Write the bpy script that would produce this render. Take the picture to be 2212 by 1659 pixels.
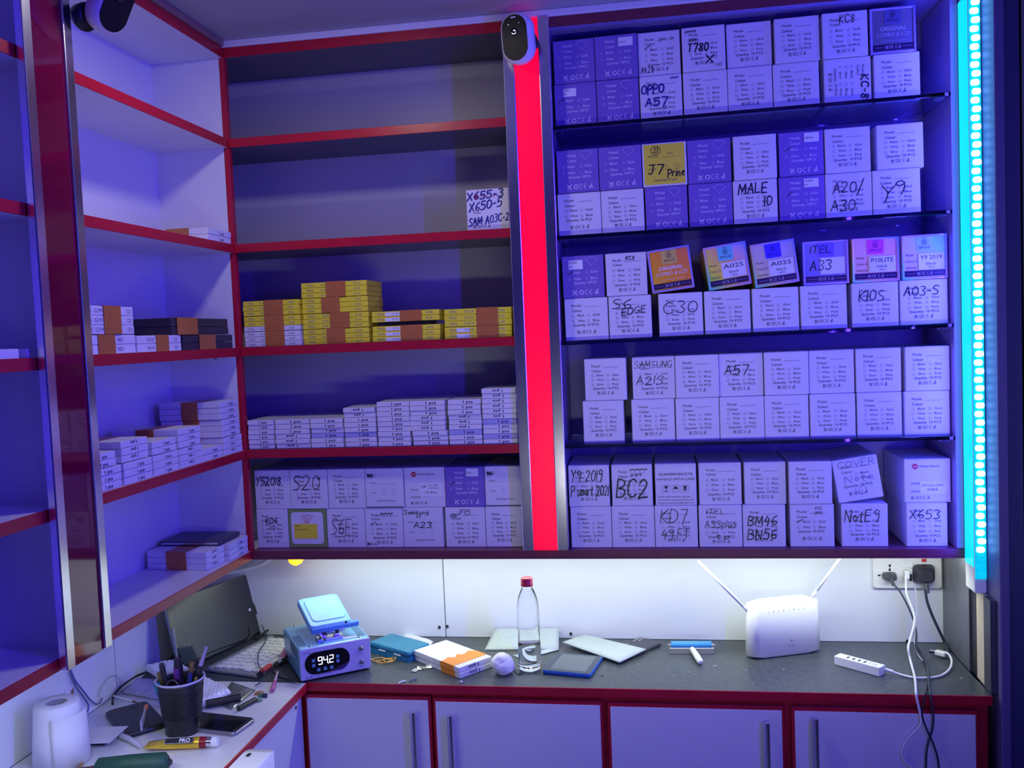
import bpy, bmesh, math, random
from mathutils import Matrix, Vector, noise as NS
random.seed(7)
for o in list(bpy.data.objects): bpy.data.objects.remove(o)
SC = bpy.context.scene
COL = SC.collection
PI = math.pi
# ------------------------------------------------------------------ camera
CAM = Vector((0.971, -2.0315, 0.5187))
CR = Matrix(((0.9874, -0.1548, 0.0319), (0.1526, 0.9864, 0.0615), (-0.0410, -0.0558, 0.9976)))
FPX = 1951.47
cd = bpy.data.cameras.new('camera'); cam = bpy.data.objects.new('camera', cd); COL.objects.link(cam)
r_, f_, u_ = CR.col[0], CR.col[1], CR.col[2]
cam.matrix_world = Matrix(((r_[0], u_[0], -f_[0], CAM[0]), (r_[1], u_[1], -f_[1], CAM[1]), (r_[2], u_[2], -f_[2], CAM[2]), (0, 0, 0, 1)))
cd.sensor_width = 36; cd.lens = FPX / 2212 * 36; cd.clip_start = 0.05
SC.camera = cam
# ------------------------------------------------------------------ world, lights, exposure
SC.view_settings.view_transform = 'Standard'; SC.view_settings.look = 'None'
SC.view_settings.gamma = 1; SC.view_settings.use_curve_mapping = False
SC.view_settings.exposure = 0.0
wd = bpy.data.worlds.new('world'); SC.world = wd; wd.use_nodes = True
bgn = wd.node_tree.nodes['Background']
bgn.inputs[0].default_value = (0.045, 0.014, 1.0, 1); bgn.inputs[1].default_value = 0.10
def area(name, loc, aim, sx, sy, power, color, spread=180):
    l = bpy.data.lights.new(name, 'AREA'); l.shape = 'RECTANGLE'; l.size = sx; l.size_y = sy
    l.energy = power; l.color = color; l.spread = math.radians(spread)
    o = bpy.data.objects.new(name, l); COL.objects.link(o); o.location = loc
    o.rotation_euler = (Vector(aim) - Vector(loc)).to_track_quat('-Z', 'Y').to_euler()
    return o
# white LED strip tucked behind the lower lip of the wall cabinet
area('under_cabinet_light', (0.85, 0.042, 0.0035), (0.85, 0.060, -0.3), 1.52, 0.010, 2.9, (0.86, 1.0, 0.90))
# blue LED bar on the right edge of the display cabinet
area('blue_led_light', (1.606, -0.05, 0.58), (0.6, 0.02, 0.58), 0.02, 1.15, 4.8, (0.06, 0.04, 1.0))
# a second blue LED bar further out on the right wall of the shop
area('shop_blue_led_light', (1.66, -1.32, 0.62), (0.2, -0.95, 0.66), 0.03, 1.1, 21.0, (0.055, 0.018, 1.0))
# round ceiling lamp just above the picture
area('ceiling_lamp_light', (0.34, -0.50, 1.205), (0.34, -0.35, 0.0), 0.10, 0.10, 2.0, (1.0, 0.90, 0.86))
# added fill lamp, stands in for white bounce from the shop in front
area('front_fill_light', (1.15, -1.35, -0.02), (1.06, 0.0, 0.50), 0.9, 0.06, 1.15, (0.98, 0.98, 1.0), 95)
# added white fill under the left shelves, brightens the left wall and worktop
area('left_fill_light', (-0.022, -0.72, -0.0025), (-0.05, -0.72, -0.3), 0.012, 1.1, 2.1, (0.86, 1.0, 0.93))

# ------------------------------------------------------------------ pixel helpers (to read real positions off planes of the room)
def ray(x, y): return CR @ Vector(((x - 1106) / FPX, 1, -(y - 829.5) / FPX))
def onX(x, y, X): d = ray(x, y); return CAM + d * ((X - CAM[0]) / d[0])
def onY(x, y, Y): d = ray(x, y); return CAM + d * ((Y - CAM[1]) / d[1])
ZC = -0.255
def onZ(x, y, Z=ZC): d = ray(x, y); return CAM + d * ((Z - CAM[2]) / d[2])
# ------------------------------------------------------------------ materials
MATS = {}
def mat(name, col, rough=0.5, metal=0.0, emit=None, es=0.0, noise=0.04, nscale=40, bump=0.0, trans=0.0, ior=1.45, coat=0.0, alpha=1.0, spec=0.5):
    if name in MATS: return MATS[name]
    m = bpy.data.materials.new(name); m.use_nodes = True; MATS[name] = m
    nt = m.node_tree; b = nt.nodes['Principled BSDF']
    c4 = (*col, 1)
    b.inputs['Base Color'].default_value = c4
    b.inputs['Roughness'].default_value = rough; b.inputs['Metallic'].default_value = metal
    b.inputs['IOR'].default_value = ior; b.inputs['Transmission Weight'].default_value = trans
    b.inputs['Coat Weight'].default_value = coat; b.inputs['Alpha'].default_value = alpha
    b.inputs['Specular IOR Level'].default_value = spec
    if emit:
        b.inputs['Emission Color'].default_value = (*emit, 1); b.inputs['Emission Strength'].default_value = es
    if noise > 0:
        tc = nt.nodes.new('ShaderNodeTexCoord'); nz = nt.nodes.new('ShaderNodeTexNoise')
        nz.inputs['Scale'].default_value = nscale; nz.inputs['Detail'].default_value = 3
        nt.links.new(tc.outputs['Object'], nz.inputs['Vector'])
        rp = nt.nodes.new('ShaderNodeValToRGB')
        rp.color_ramp.elements[0].position = 0.3; rp.color_ramp.elements[1].position = 0.7
        rp.color_ramp.elements[0].color = (*[max(0, c * (1 - noise)) for c in col], 1)
        rp.color_ramp.elements[1].color = (*[min(1, c * (1 + noise)) for c in col], 1)
        nt.links.new(nz.outputs['Fac'], rp.inputs['Fac']); nt.links.new(rp.outputs['Color'], b.inputs['Base Color'])
        if bump > 0:
            bp = nt.nodes.new('ShaderNodeBump'); bp.inputs['Strength'].default_value = bump; bp.inputs['Distance'].default_value = 0.002
            nt.links.new(nz.outputs['Fac'], bp.inputs['Height']); nt.links.new(bp.outputs['Normal'], b.inputs['Normal'])
    return m
def foil(name, stops, rough=0.28, metal=0.0, vec=(.55, 0, .40)):  # iridescent reflections of the foil, put into the base colour as a gradient
    if name in MATS: return MATS[name]
    m = bpy.data.materials.new(name); m.use_nodes = True; MATS[name] = m
    nt = m.node_tree; b = nt.nodes['Principled BSDF']
    tc = nt.nodes.new('ShaderNodeTexCoord'); mp = nt.nodes.new('ShaderNodeVectorMath'); mp.operation = 'DOT_PRODUCT'
    mp.inputs[1].default_value = vec
    nt.links.new(tc.outputs['Generated'], mp.inputs[0])
    nz = nt.nodes.new('ShaderNodeTexNoise'); nz.inputs['Scale'].default_value = 3
    nt.links.new(tc.outputs['Generated'], nz.inputs['Vector'])
    ad = nt.nodes.new('ShaderNodeMath'); ad.operation = 'MULTIPLY_ADD'; ad.inputs[1].default_value = 0.12
    nt.links.new(nz.outputs['Fac'], ad.inputs[0]); nt.links.new(mp.outputs['Value'], ad.inputs[2])
    rp = nt.nodes.new('ShaderNodeValToRGB'); cr = rp.color_ramp
    while len(cr.elements) < len(stops): cr.elements.new(0.5)
    for e, (p, c) in zip(cr.elements, stops): e.position = p; e.color = (*c, 1)
    nt.links.new(ad.outputs[0], rp.inputs['Fac']); nt.links.new(rp.outputs['Color'], b.inputs['Base Color'])
    b.inputs['Roughness'].default_value = rough; b.inputs['Metallic'].default_value = metal
    return m
def tagalpha(m): return m
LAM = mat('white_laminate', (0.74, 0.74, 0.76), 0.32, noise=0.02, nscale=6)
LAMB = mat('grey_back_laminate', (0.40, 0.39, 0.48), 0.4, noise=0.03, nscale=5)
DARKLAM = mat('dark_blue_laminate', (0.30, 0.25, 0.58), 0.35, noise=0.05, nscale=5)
MAROON = mat('maroon_edging', (0.17, 0.025, 0.05), 0.4, noise=0.08, nscale=20)
REDE = mat('red_edging', (0.46, 0.010, 0.03), 0.3, noise=0.08, nscale=20)
REDG = mat('red_acrylic', (0.17, 0.004, 0.03), 0.06, noise=0.03, nscale=4, coat=0.6)
REDL = mat('backlit_red_acrylic', (0.6, 0.0, 0.02), 0.35, emit=(1.0, 0.0, 0.055), es=0.85, noise=0.0, coat=0.0)
CHROME = mat('brushed_aluminium', (0.78, 0.78, 0.80), 0.22, 1.0, noise=0.03, nscale=80)
STEEL = mat('polished_steel', (0.72, 0.72, 0.75), 0.12, 1.0, noise=0.02)
WALLM = mat('white_wall_panel', (0.80, 0.82, 0.84), 0.28, noise=0.015, nscale=4)
CEILM = mat('ceiling_paint', (0.42, 0.42, 0.42), 0.6, noise=0.05, nscale=3)
FLOORM = mat('floor_tile', (0.35, 0.33, 0.32), 0.4, noise=0.1, nscale=8)
BLKTOP = mat('black_counter_laminate', (0.066, 0.076, 0.080), 0.33, noise=0.25, nscale=90, bump=0.05)
WHTTOP = mat('white_counter_laminate', (0.72, 0.72, 0.74), 0.3, noise=0.02, nscale=8)
CARD = mat('white_card', (0.76, 0.75, 0.78), 0.45, noise=0.03, nscale=12)
CARDL = mat('lilac_card', (0.42, 0.42, 0.72), 0.45, noise=0.03, nscale=12)
PURP = mat('purple_card', (0.22, 0.14, 0.50), 0.35, noise=0.06, nscale=10)
YELL = mat('yellow_card', (0.90, 0.80, 0.04), 0.45, noise=0.04, nscale=12)
GREENC = mat('olive_green_card', (0.24, 0.34, 0.10), 0.45, noise=0.05)
INK = mat('navy_print_ink', (0.012, 0.012, 0.05), 0.5, noise=0)
INKG = mat('grey_print_ink', (0.16, 0.15, 0.25), 0.5, noise=0)
INKR = mat('red_print_ink', (0.6, 0.03, 0.04), 0.5, noise=0)
INKW = mat('white_print_ink', (0.85, 0.82, 0.9), 0.5, noise=0)
MARK = mat('black_marker_ink', (0.006, 0.006, 0.012), 0.45, noise=0)
MARKB = mat('blue_marker_ink', (0.01, 0.015, 0.22), 0.45, noise=0)
PAPER = mat('white_sticker_paper', (0.85, 0.85, 0.86), 0.5, noise=0.01)
TAPE = mat('brown_packing_tape', (0.50, 0.17, 0.045), 0.3, noise=0.1, nscale=30)
TAPEO = mat('orange_print', (0.85, 0.28, 0.03), 0.35, noise=0.1, nscale=30)
BLK = mat('black_plastic', (0.02, 0.02, 0.024), 0.35, noise=0.1)
BLKG = mat('glossy_black_glass', (0.008, 0.008, 0.012), 0.04, noise=0, coat=0.5)
GREYP = mat('dark_grey_plastic', (0.07, 0.07, 0.085), 0.4, noise=0.06)
WPL = mat('white_plastic', (0.82, 0.82, 0.82), 0.35, noise=0.01)
GLASS = mat('blue_tinted_glass', (0.55, 0.62, 0.85), 0.03, noise=0, trans=1.0, ior=1.45)
CLEAR = mat('clear_plastic', (0.97, 0.98, 1.0), 0.04, noise=0, trans=1.0, ior=1.25)
WATER = mat('water', (0.96, 0.98, 1.0), 0.0, noise=0, trans=1.0, ior=1.33)
# ------------------------------------------------------------------ mesh builder
class MB:
    def __init__(s): s.v = []; s.f = []; s.m = []; s.s = []
    def add(s, vs, fs, m=0, smooth=False, M=None):
        n = len(s.v)
        for p in vs:
            p = Vector(p)
            s.v.append(tuple(M @ p) if M else tuple(p))
        for f in fs: s.f.append(tuple(n + i for i in f)); s.m.append(m); s.s.append(smooth)
    def bm(s, b, m=0, smooth=False, M=None):
        b.verts.index_update()
        s.add([v.co[:] for v in b.verts], [[v.index for v in f.verts] for f in b.faces], m, smooth, M); b.free()
    def box(s, x0, x1, y0, y1, z0, z1, m=0, bev=0, seg=1, M=None, smooth=False):
        if bev <= 0:
            s.add([(x0, y0, z0), (x1, y0, z0), (x1, y1, z0), (x0, y1, z0), (x0, y0, z1), (x1, y0, z1), (x1, y1, z1), (x0, y1, z1)],
                  [(3, 2, 1, 0), (4, 5, 6, 7), (0, 1, 5, 4), (1, 2, 6, 5), (2, 3, 7, 6), (3, 0, 4, 7)], m, False, M); return
        b = bmesh.new(); bmesh.ops.create_cube(b, size=1)
        for v in b.verts: v.co = Vector(((x0 + x1) / 2 + v.co.x * (x1 - x0), (y0 + y1) / 2 + v.co.y * (y1 - y0), (z0 + z1) / 2 + v.co.z * (z1 - z0)))
        bmesh.ops.bevel(b, geom=b.edges[:], offset=bev, segments=seg, affect='EDGES', profile=0.5)
        s.bm(b, m, smooth, M)
    def rprism(s, w, d, h, r, m=0, seg=5, M=None, top=1.0, bev=0, axis='z'):
        """rounded rectangle w x d extruded h along z (base at z=0); top scale; small edge bevel"""
        pts = []
        for cx, cy, a0 in ((w/2-r, d/2-r, 0), (-w/2+r, d/2-r, 90), (-w/2+r, -d/2+r, 180), (w/2-r, -d/2+r, 270)):
            for i in range(seg + 1):
                a = math.radians(a0 + 90 * i / seg); pts.append((cx + r*math.cos(a), cy + r*math.sin(a)))
        n = len(pts); rings = []
        if bev > 0:
            k = 1 - 2*bev/min(w, d)
            rings = [(0, k), (bev, 1), (h - bev, top), (h, top*k)]
        else: rings = [(0, 1), (h, top)]
        vs = [(x*sc, y*sc, z) for z, sc in rings for x, y in pts]
        fs = [tuple(range(n))[::-1], tuple(range(n*(len(rings)-1), n*len(rings)))]
        s.add(vs, fs, m, False, M)
        side = [(k*n+i, k*n+(i+1) % n, (k+1)*n+(i+1) % n, (k+1)*n+i) for k in range(len(rings)-1) for i in range(n)]
        s.add(vs, side, m, True, M)
    def cyl(s, p0, p1, r0, r1=None, n=16, m=0, caps=True, M=None):
        r1 = r0 if r1 is None else r1
        p0, p1 = Vector(p0), Vector(p1); d = (p1 - p0).normalized()
        a = d.orthogonal().normalized(); b = d.cross(a)
        vs = [p + (a*math.cos(2*PI*i/n) + b*math.sin(2*PI*i/n))*r for p, r in ((p0, r0), (p1, r1)) for i in range(n)]
        s.add(vs, [(i, (i+1) % n, n+(i+1) % n, n+i) for i in range(n)], m, True, M)
        if caps: s.add(vs, [tuple(range(n))[::-1], tuple(range(n, 2*n))], m, False, M)
    def lathe(s, prof, n=28, m=0, M=None, smooth=True):
        vs = [(r*math.cos(2*PI*i/n), r*math.sin(2*PI*i/n), z) for r, z in prof for i in range(n)]
        s.add(vs, [(k*n+i, k*n+(i+1) % n, (k+1)*n+(i+1) % n, (k+1)*n+i) for k in range(len(prof)-1) for i in range(n)], m, smooth, M)
    def tube(s, pts, r, n=8, m=0, M=None, closed=False):
        pts = [Vector(p) for p in pts]; N = len(pts); vs = []; a = None
        for i, p in enumerate(pts):
            d = (pts[(i+1) % N if closed else min(i+1, N-1)] - pts[(i-1) % N if closed else max(i-1, 0)]).normalized()
            if a is None: a = d.orthogonal().normalized()
            a = (a - d*a.dot(d)); a = a.normalized() if a.length > 1e-6 else d.orthogonal().normalized()
            b = d.cross(a); rr = r[i] if isinstance(r, (list, tuple)) else r
            vs += [p + (a*math.cos(2*PI*k/n) + b*math.sin(2*PI*k/n))*rr for k in range(n)]
        L = N if closed else N-1
        s.add(vs, [(i*n+k, i*n+(k+1) % n, ((i+1) % N)*n+(k+1) % n, ((i+1) % N)*n+k) for i in range(L) for k in range(n)], m, True, M)
        if not closed: s.add(vs, [tuple(range(n))[::-1], tuple(range((N-1)*n, N*n))], m, False, M)
    def prism(s, poly, vec, m=0, M=None):
        n = len(poly); poly = [Vector(p) for p in poly]; vec = Vector(vec)
        s.add(poly + [p + vec for p in poly], [tuple(range(n)), tuple(range(n, 2*n))[::-1]] + [(i, n+i, n+(i+1) % n, (i+1) % n) for i in range(n)], m, False, M)
    def ribbon(s, pts, w, m=0, M=None, y=-0.0006):
        P = [Vector((p[0], p[1])) for p in pts]
        if len(P) < 2: return
        vs = []
        for i, p in enumerate(P):
            d = P[min(i+1, len(P)-1)] - P[max(i-1, 0)]
            d = d.normalized() if d.length > 1e-9 else Vector((1, 0)); nn = Vector((-d.y, d.x))*w/2
            if i == 0: p = p - d*w*0.3
            if i == len(P)-1: p = p + d*w*0.3
            vs += [(p.x+nn.x, y, p.y+nn.y), (p.x-nn.x, y, p.y-nn.y)]
        s.add(vs, [(2*i, 2*i+1, 2*i+3, 2*i+2) for i in range(len(P)-1)], m, False, M)
    def mesh(s, name, mats):
        me = bpy.data.meshes.new(name); me.from_pydata(s.v, [], s.f)
        for m in (mats if isinstance(mats, (list, tuple)) else [mats]): me.materials.append(m)
        me.polygons.foreach_set('material_index', s.m); me.polygons.foreach_set('use_smooth', s.s)
        me.validate(); me.update(); return me
    def build(s, name, mats, parent=None, M=None):
        return obj(name, s.mesh(name, mats), parent, M)
def fixn(me):
    b = bmesh.new(); b.from_mesh(me); bmesh.ops.recalc_face_normals(b, faces=b.faces[:]); b.to_mesh(me); b.free()
def obj(name, me, parent=None, M=None):
    o = bpy.data.objects.new(name, me); COL.objects.link(o)
    if parent: o.parent = parent
    if M is not None: o.matrix_local = M
    return o
def tag(o, label, cat, group=None):
    o['label'] = label; o['category'] = cat
    if group: o['group'] = group
    return o
def struct(o): o['kind'] = 'structure'; return o
def empty(name, M, label, cat, group=None):
    o = bpy.data.objects.new(name, None); COL.objects.link(o); o.empty_display_size = 0.02
    o.matrix_world = M; return tag(o, label, cat, group)
def place(x, y, z, rz=0, ry=0, rx=0): return Matrix.Translation((x, y, z)) @ Matrix.Rotation(rz, 4, 'Z') @ Matrix.Rotation(rx, 4, 'X') @ Matrix.Rotation(ry, 4, 'Y')
def smooth_path(pts, k=6):
    P = [Vector(p) for p in pts]; out = []
    for i in range(len(P)-1):
        p0, p1, p2, p3 = P[max(i-1, 0)], P[i], P[i+1], P[min(i+2, len(P)-1)]
        for j in range(k):
            t = j/k; out.append(0.5*((2*p1) + (p2-p0)*t + (2*p0-5*p1+4*p2-p3)*t*t + (3*p1-p0-3*p2+p3)*t**3))
    return out + [P[-1]]
# ------------------------------------------------------------------ lettering
_gl = {}
def glyphs(s, bold=0.0):
    k = (s, bold)
    if k not in _gl:
        c = bpy.data.curves.new('t', 'FONT'); c.body = s; c.size = 1; c.resolution_u = 2; c.offset = bold
        o = bpy.data.objects.new('t', c); me = bpy.data.meshes.new_from_object(o)
        vs = [(v.co.x, v.co.y) for v in me.vertices]; fs = [tuple(p.vertices) for p in me.polygons]
        bpy.data.objects.remove(o); bpy.data.curves.remove(c); bpy.data.meshes.remove(me)
        xs = [v[0] for v in vs] or [0, 1]
        _gl[k] = (vs, fs, min(xs), max(xs))
    return _gl[k]
def text(mb, s, x, z, size, width=None, m=0, bold=0.0, align='l', y=-0.0005, M=None, slant=0.0):
    vs, fs, x0, x1 = glyphs(s, 0.0 if ('M' in s or 'W' in s) else bold)
    kx = size if width is None else width/(x1-x0)
    w = (x1-x0)*kx
    ox = x - x0*kx - (w/2 if align == 'c' else 0)
    mb.add([(ox + vx*kx + slant*vy*size, y, z + vy*size) for vx, vy in vs], fs, m, False, M)
G = {'A':"0,0 2,6 4,0;0.8,2.2 3.4,2.4",'B':"0,0 0,6;~0,6 3.4,5.6 3,3.4 0,3.2 3.8,2.8 3.6,.2 0,0",'C':"~3.8,5 2.4,6.2 .4,5 0,3 .5,.8 2.4,-.2 4,.9",
'D':"0,0 0,6;~0,6 3.6,5.2 4,3 3.2,.6 0,0",'E':"3.4,6 0,6 0,0 3.5,0;0,3.1 2.8,3.2",'F':"3.4,6 0,6 0,0;0,3.1 2.6,3.2",'G':"~3.8,5 2.4,6.2 .4,5 0,3 .5,.6 2.6,-.2 3.8,1.2 3.8,2.6;2.2,2.6 4,2.6",
'H':"0,0 0,6;4,0 4,6;0,3 4,3.2",'I':"0,0 0,6",'K':"0,0 0,6;3.6,6 0,2.8 3.8,0",'L':"0,6 0,0 3.2,0",'M':"0,0 .5,6 2.4,1.2 4.3,6 4.8,0",'N':"0,0 .2,6 3.6,0 3.8,6",
'O':"~2,6 0,5 0,1 2,0 4,1 4,5 2,6",'P':"0,-.5 0,6;~0,6 3.6,5.8 3.6,3 0,2.6",'R':"0,0 0,6;~0,6 3.6,5.8 3.4,3.2 0,3;1.4,3 3.8,0",'S':"~3.8,5.4 2,6.4 0,5 1.2,3.4 3.6,2.4 3,.2 0,.2",
'T':"0,6 4,6;2,6 1.8,0",'U':"~0,6 0,1 2,-.4 4,1 4,6",'V':"0,6 2,0 4,6",'X':"0,6 3.8,0;3.8,6 0,0",'Y':"0,6 1.9,3 3.8,6;1.9,3 1.4,-.8",'J':"0.4,6 4,6;~2.6,6 2.6,1.4 1.6,-.4 0,.8",
'0':"~2,6 .2,5 .2,1 2,-.1 3.8,1 3.8,5 2,6",'1':"0,0 0,6",'2':"~0,4.8 1.6,6.4 3.4,5 2.6,2.8 0,.1;0,.1 3.8,.2",'3':"~.2,5.8 2.6,6.2 3.6,4.6 1.2,3.2 3.8,2 2.6,-.2 0,.4",
'4':"2,6 0,2.4 3.8,2.6;3,4.4 2.6,-.4",'5':"3.6,6 .6,6 .4,3.4;~.4,3.4 3,3.8 3.8,1.8 2.4,-.2 0,.3",'6':"~3.2,6 .8,4.6 0,1.8 1.6,-.2 3.6,1.2 2.6,3 .4,2",'7':"0,6 3.8,6 1.4,-.4",
'8':"~2,3.2 .2,4.6 2,6.2 3.8,4.6 2,3.2 0,1.4 2,-.2 4,1.4 2,3.2",'9':"~3.6,4.6 2,6.2 .2,4.6 1.8,3 3.6,4.6 3.2,1 2.4,-.6",'-':"0,2.6 2.4,2.8",'.':"0,0 .4,.1",'/':"2.8,7 0,-1.4",'+':"0,3 3,3.2;1.5,4.6 1.4,1.6",
'a':"~3,3.4 .6,3.6 .2,.6 2.6,.8 3,3.4 3,.2",'c':"~3,3.2 .8,3.8 .2,1.4 1.4,0 3.2,.6",'e':"~.2,1.8 3,2.2 2,4 .3,3 .4,.4 3.2,.4",'g':"~3,3.4 .4,3.4 .6,.6 3,1.2;~3,3.6 3,-1.4 .6,-1.6",'i':"0,0 0,3.4;0,4.8 .1,5",
'l':"0,0 0,6",'m':"0,0 0,3.6;~0,2.6 1.6,4 1.9,0;~1.9,2.6 3.6,4 3.9,0",'n':"0,0 0,3.6;~0,2.6 2,4 2.6,0",'o':"~1.5,3.6 0,2 1.5,0 3,2 1.5,3.6",'p':"0,-2 0,3.6;~0,3.4 2.8,3.6 2.6,.4 0,.4",'r':"0,0 0,3.6;~0,2.4 1,3.8 2.4,3.4",
's':"~2.6,3.4 .4,3.6 .4,2.2 2.6,1.4 1.6,-.2 0,.3",'t':"1,5.4 1,.4 2.2,0;-.2,3.6 2.4,3.8",'u':"~0,3.6 .2,.2 2.2,.2 2.6,3.6 2.8,0",' ':""}
def chaikin(P, n=2):
    for _ in range(n):
        Q = [P[0]]
        for a, b in zip(P, P[1:]): Q += [(a[0]*.75+b[0]*.25, a[1]*.75+b[1]*.25), (a[0]*.25+b[0]*.75, a[1]*.25+b[1]*.75)]
        P = Q + [P[-1]]
    return P
def hand(mb, s, x0, z0, x1, z1, w=0.0017, m=0, slant=0.12, jit=0.15, M=None, rise=0.0):
    """handwriting: stroke letters fitted in the rectangle x0..x1, z0 (baseline)..z1"""
    rnd = random.Random(s); pen = 0; strokes = []
    for ch in s:
        g = G.get(ch, '')
        mx = 0; loc = []
        for st in filter(None, g.split(';')):
            cur = st[0] == '~'
            P = [tuple(float(q) for q in p.split(',')) for p in st.lstrip('~').split()]
            P = [(px + rnd.uniform(-jit, jit), pz + rnd.uniform(-jit, jit)) for px, pz in P]
            if cur: P = chaikin(P)
            mx = max([mx] + [p[0] for p in P])
            if cur: loc.append(P)
            else: loc += [[p, q] for p, q in zip(P, P[1:])]
        dz = rnd.uniform(-.3, .3)
        strokes += [[(pen + px, pz + dz) for px, pz in P] for P in loc]
        pen += (mx if g else 2) + 1.3
    L = max(pen - 1.3, 1); kx = (x1-x0)/L; kz = (z1-z0)/6
    for i, P in enumerate(strokes):
        mb.ribbon([(x0 + px*kx + slant*pz*kz, z0 + pz*kz + rise*px*kx) for px, pz in P], w*rnd.uniform(.85, 1.15), m, M, y=-0.0009 - 0.00001*i)
def scribble(mb, x0, z0, x1, z1, n=7, w=0.0014, m=0):
    P = [(x0 + (x1-x0)*i/n, z1 if i % 2 else z0) for i in range(n+1)]
    mb.ribbon(P, w, m, y=-0.0009); mb.ribbon([(x0, (z0+z1)/2), (x1, (z0+z1)/2+0.001)], w, m, y=-0.001)
def circ(cx, cz, rx, rz, a0=0, a1=360, n=14): return [(cx+rx*math.cos(math.radians(a0+(a1-a0)*i/n)), cz+rz*math.sin(math.radians(a0+(a1-a0)*i/n))) for i in range(n+1)]
CW, CH, CDP = 0.094, 0.096, 0.165     # carton width, height, depth
def fu(u): return (u-.5)*CW
def fv(v): return (1-v)*CH
def icons(mb, u0, u1, v, m=0, s=1.0, order='brce'):
    """waste bin, recycling loop, CE, litter person"""
    xs = [fu(u0 + (u1-u0)*i/3.0) for i in range(4)]; z = fv(v); h = 0.0034*s; w = 0.0007*s
    x = xs[0]; mb.ribbon([(x-h*.7, z+h*.6), (x-h*.5, z-h), (x+h*.5, z-h), (x+h*.7, z+h*.6), (x-h*.7, z+h*.6)], w, m); mb.ribbon([(x-h, z-h*1.1), (x+h, z+h*1.1)], w, m); mb.ribbon([(x+h, z-h*1.1), (x-h, z+h*1.1)], w, m)
    x = xs[1]
    for a in (0, 120, 240): mb.ribbon(circ(x, z, h*.85, h*.85, a+15, a+110, 5), w*1.6, m)
    x = xs[2]; mb.ribbon(circ(x-h*.75, z, h*.75, h, 60, 300, 8), w, m); mb.ribbon(circ(x+h*1.2, z, h*.75, h, 60, 300, 8), w, m); mb.ribbon([(x+h*.5, z), (x+h*1.3, z)], w, m)
    x = xs[3] + h*.6; mb.ribbon(circ(x+h*.3, z+h*1.0, h*.22, h*.22, 0, 360, 6), w, m); mb.ribbon([(x+h*.3, z+h*.7), (x+h*.3, z-h*.1), (x+h*.7, z-h)], w*1.4, m); mb.ribbon([(x+h*.3, z+h*.5), (x-h*.5, z+h*.1)], w, m)
    mb.ribbon([(x-h*.7, z-h*.1), (x-h*.6, z-h), (x-h*.2, z-h), (x-h*.1, z-h*.1)], w*1.4, m)
def chk(mb, u, v, m=0, s=0.0042):
    x, z = fu(u), fv(v); mb.ribbon([(x, z), (x+s, z), (x+s, z+s), (x, z+s), (x, z-0.0001)], 0.0005, m)
def lines(mb, rows, m, s=0.0072, x2=.66):
    for v, a, b in rows:
        chk(mb, .17, v, m); text(mb, a, fu(.29), fv(v), s, m=m, width=.17*CW)
        if b: chk(mb, x2-.12, v, m); text(mb, b, fu(x2), fv(v), s, m=m, width=.155*CW)
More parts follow.
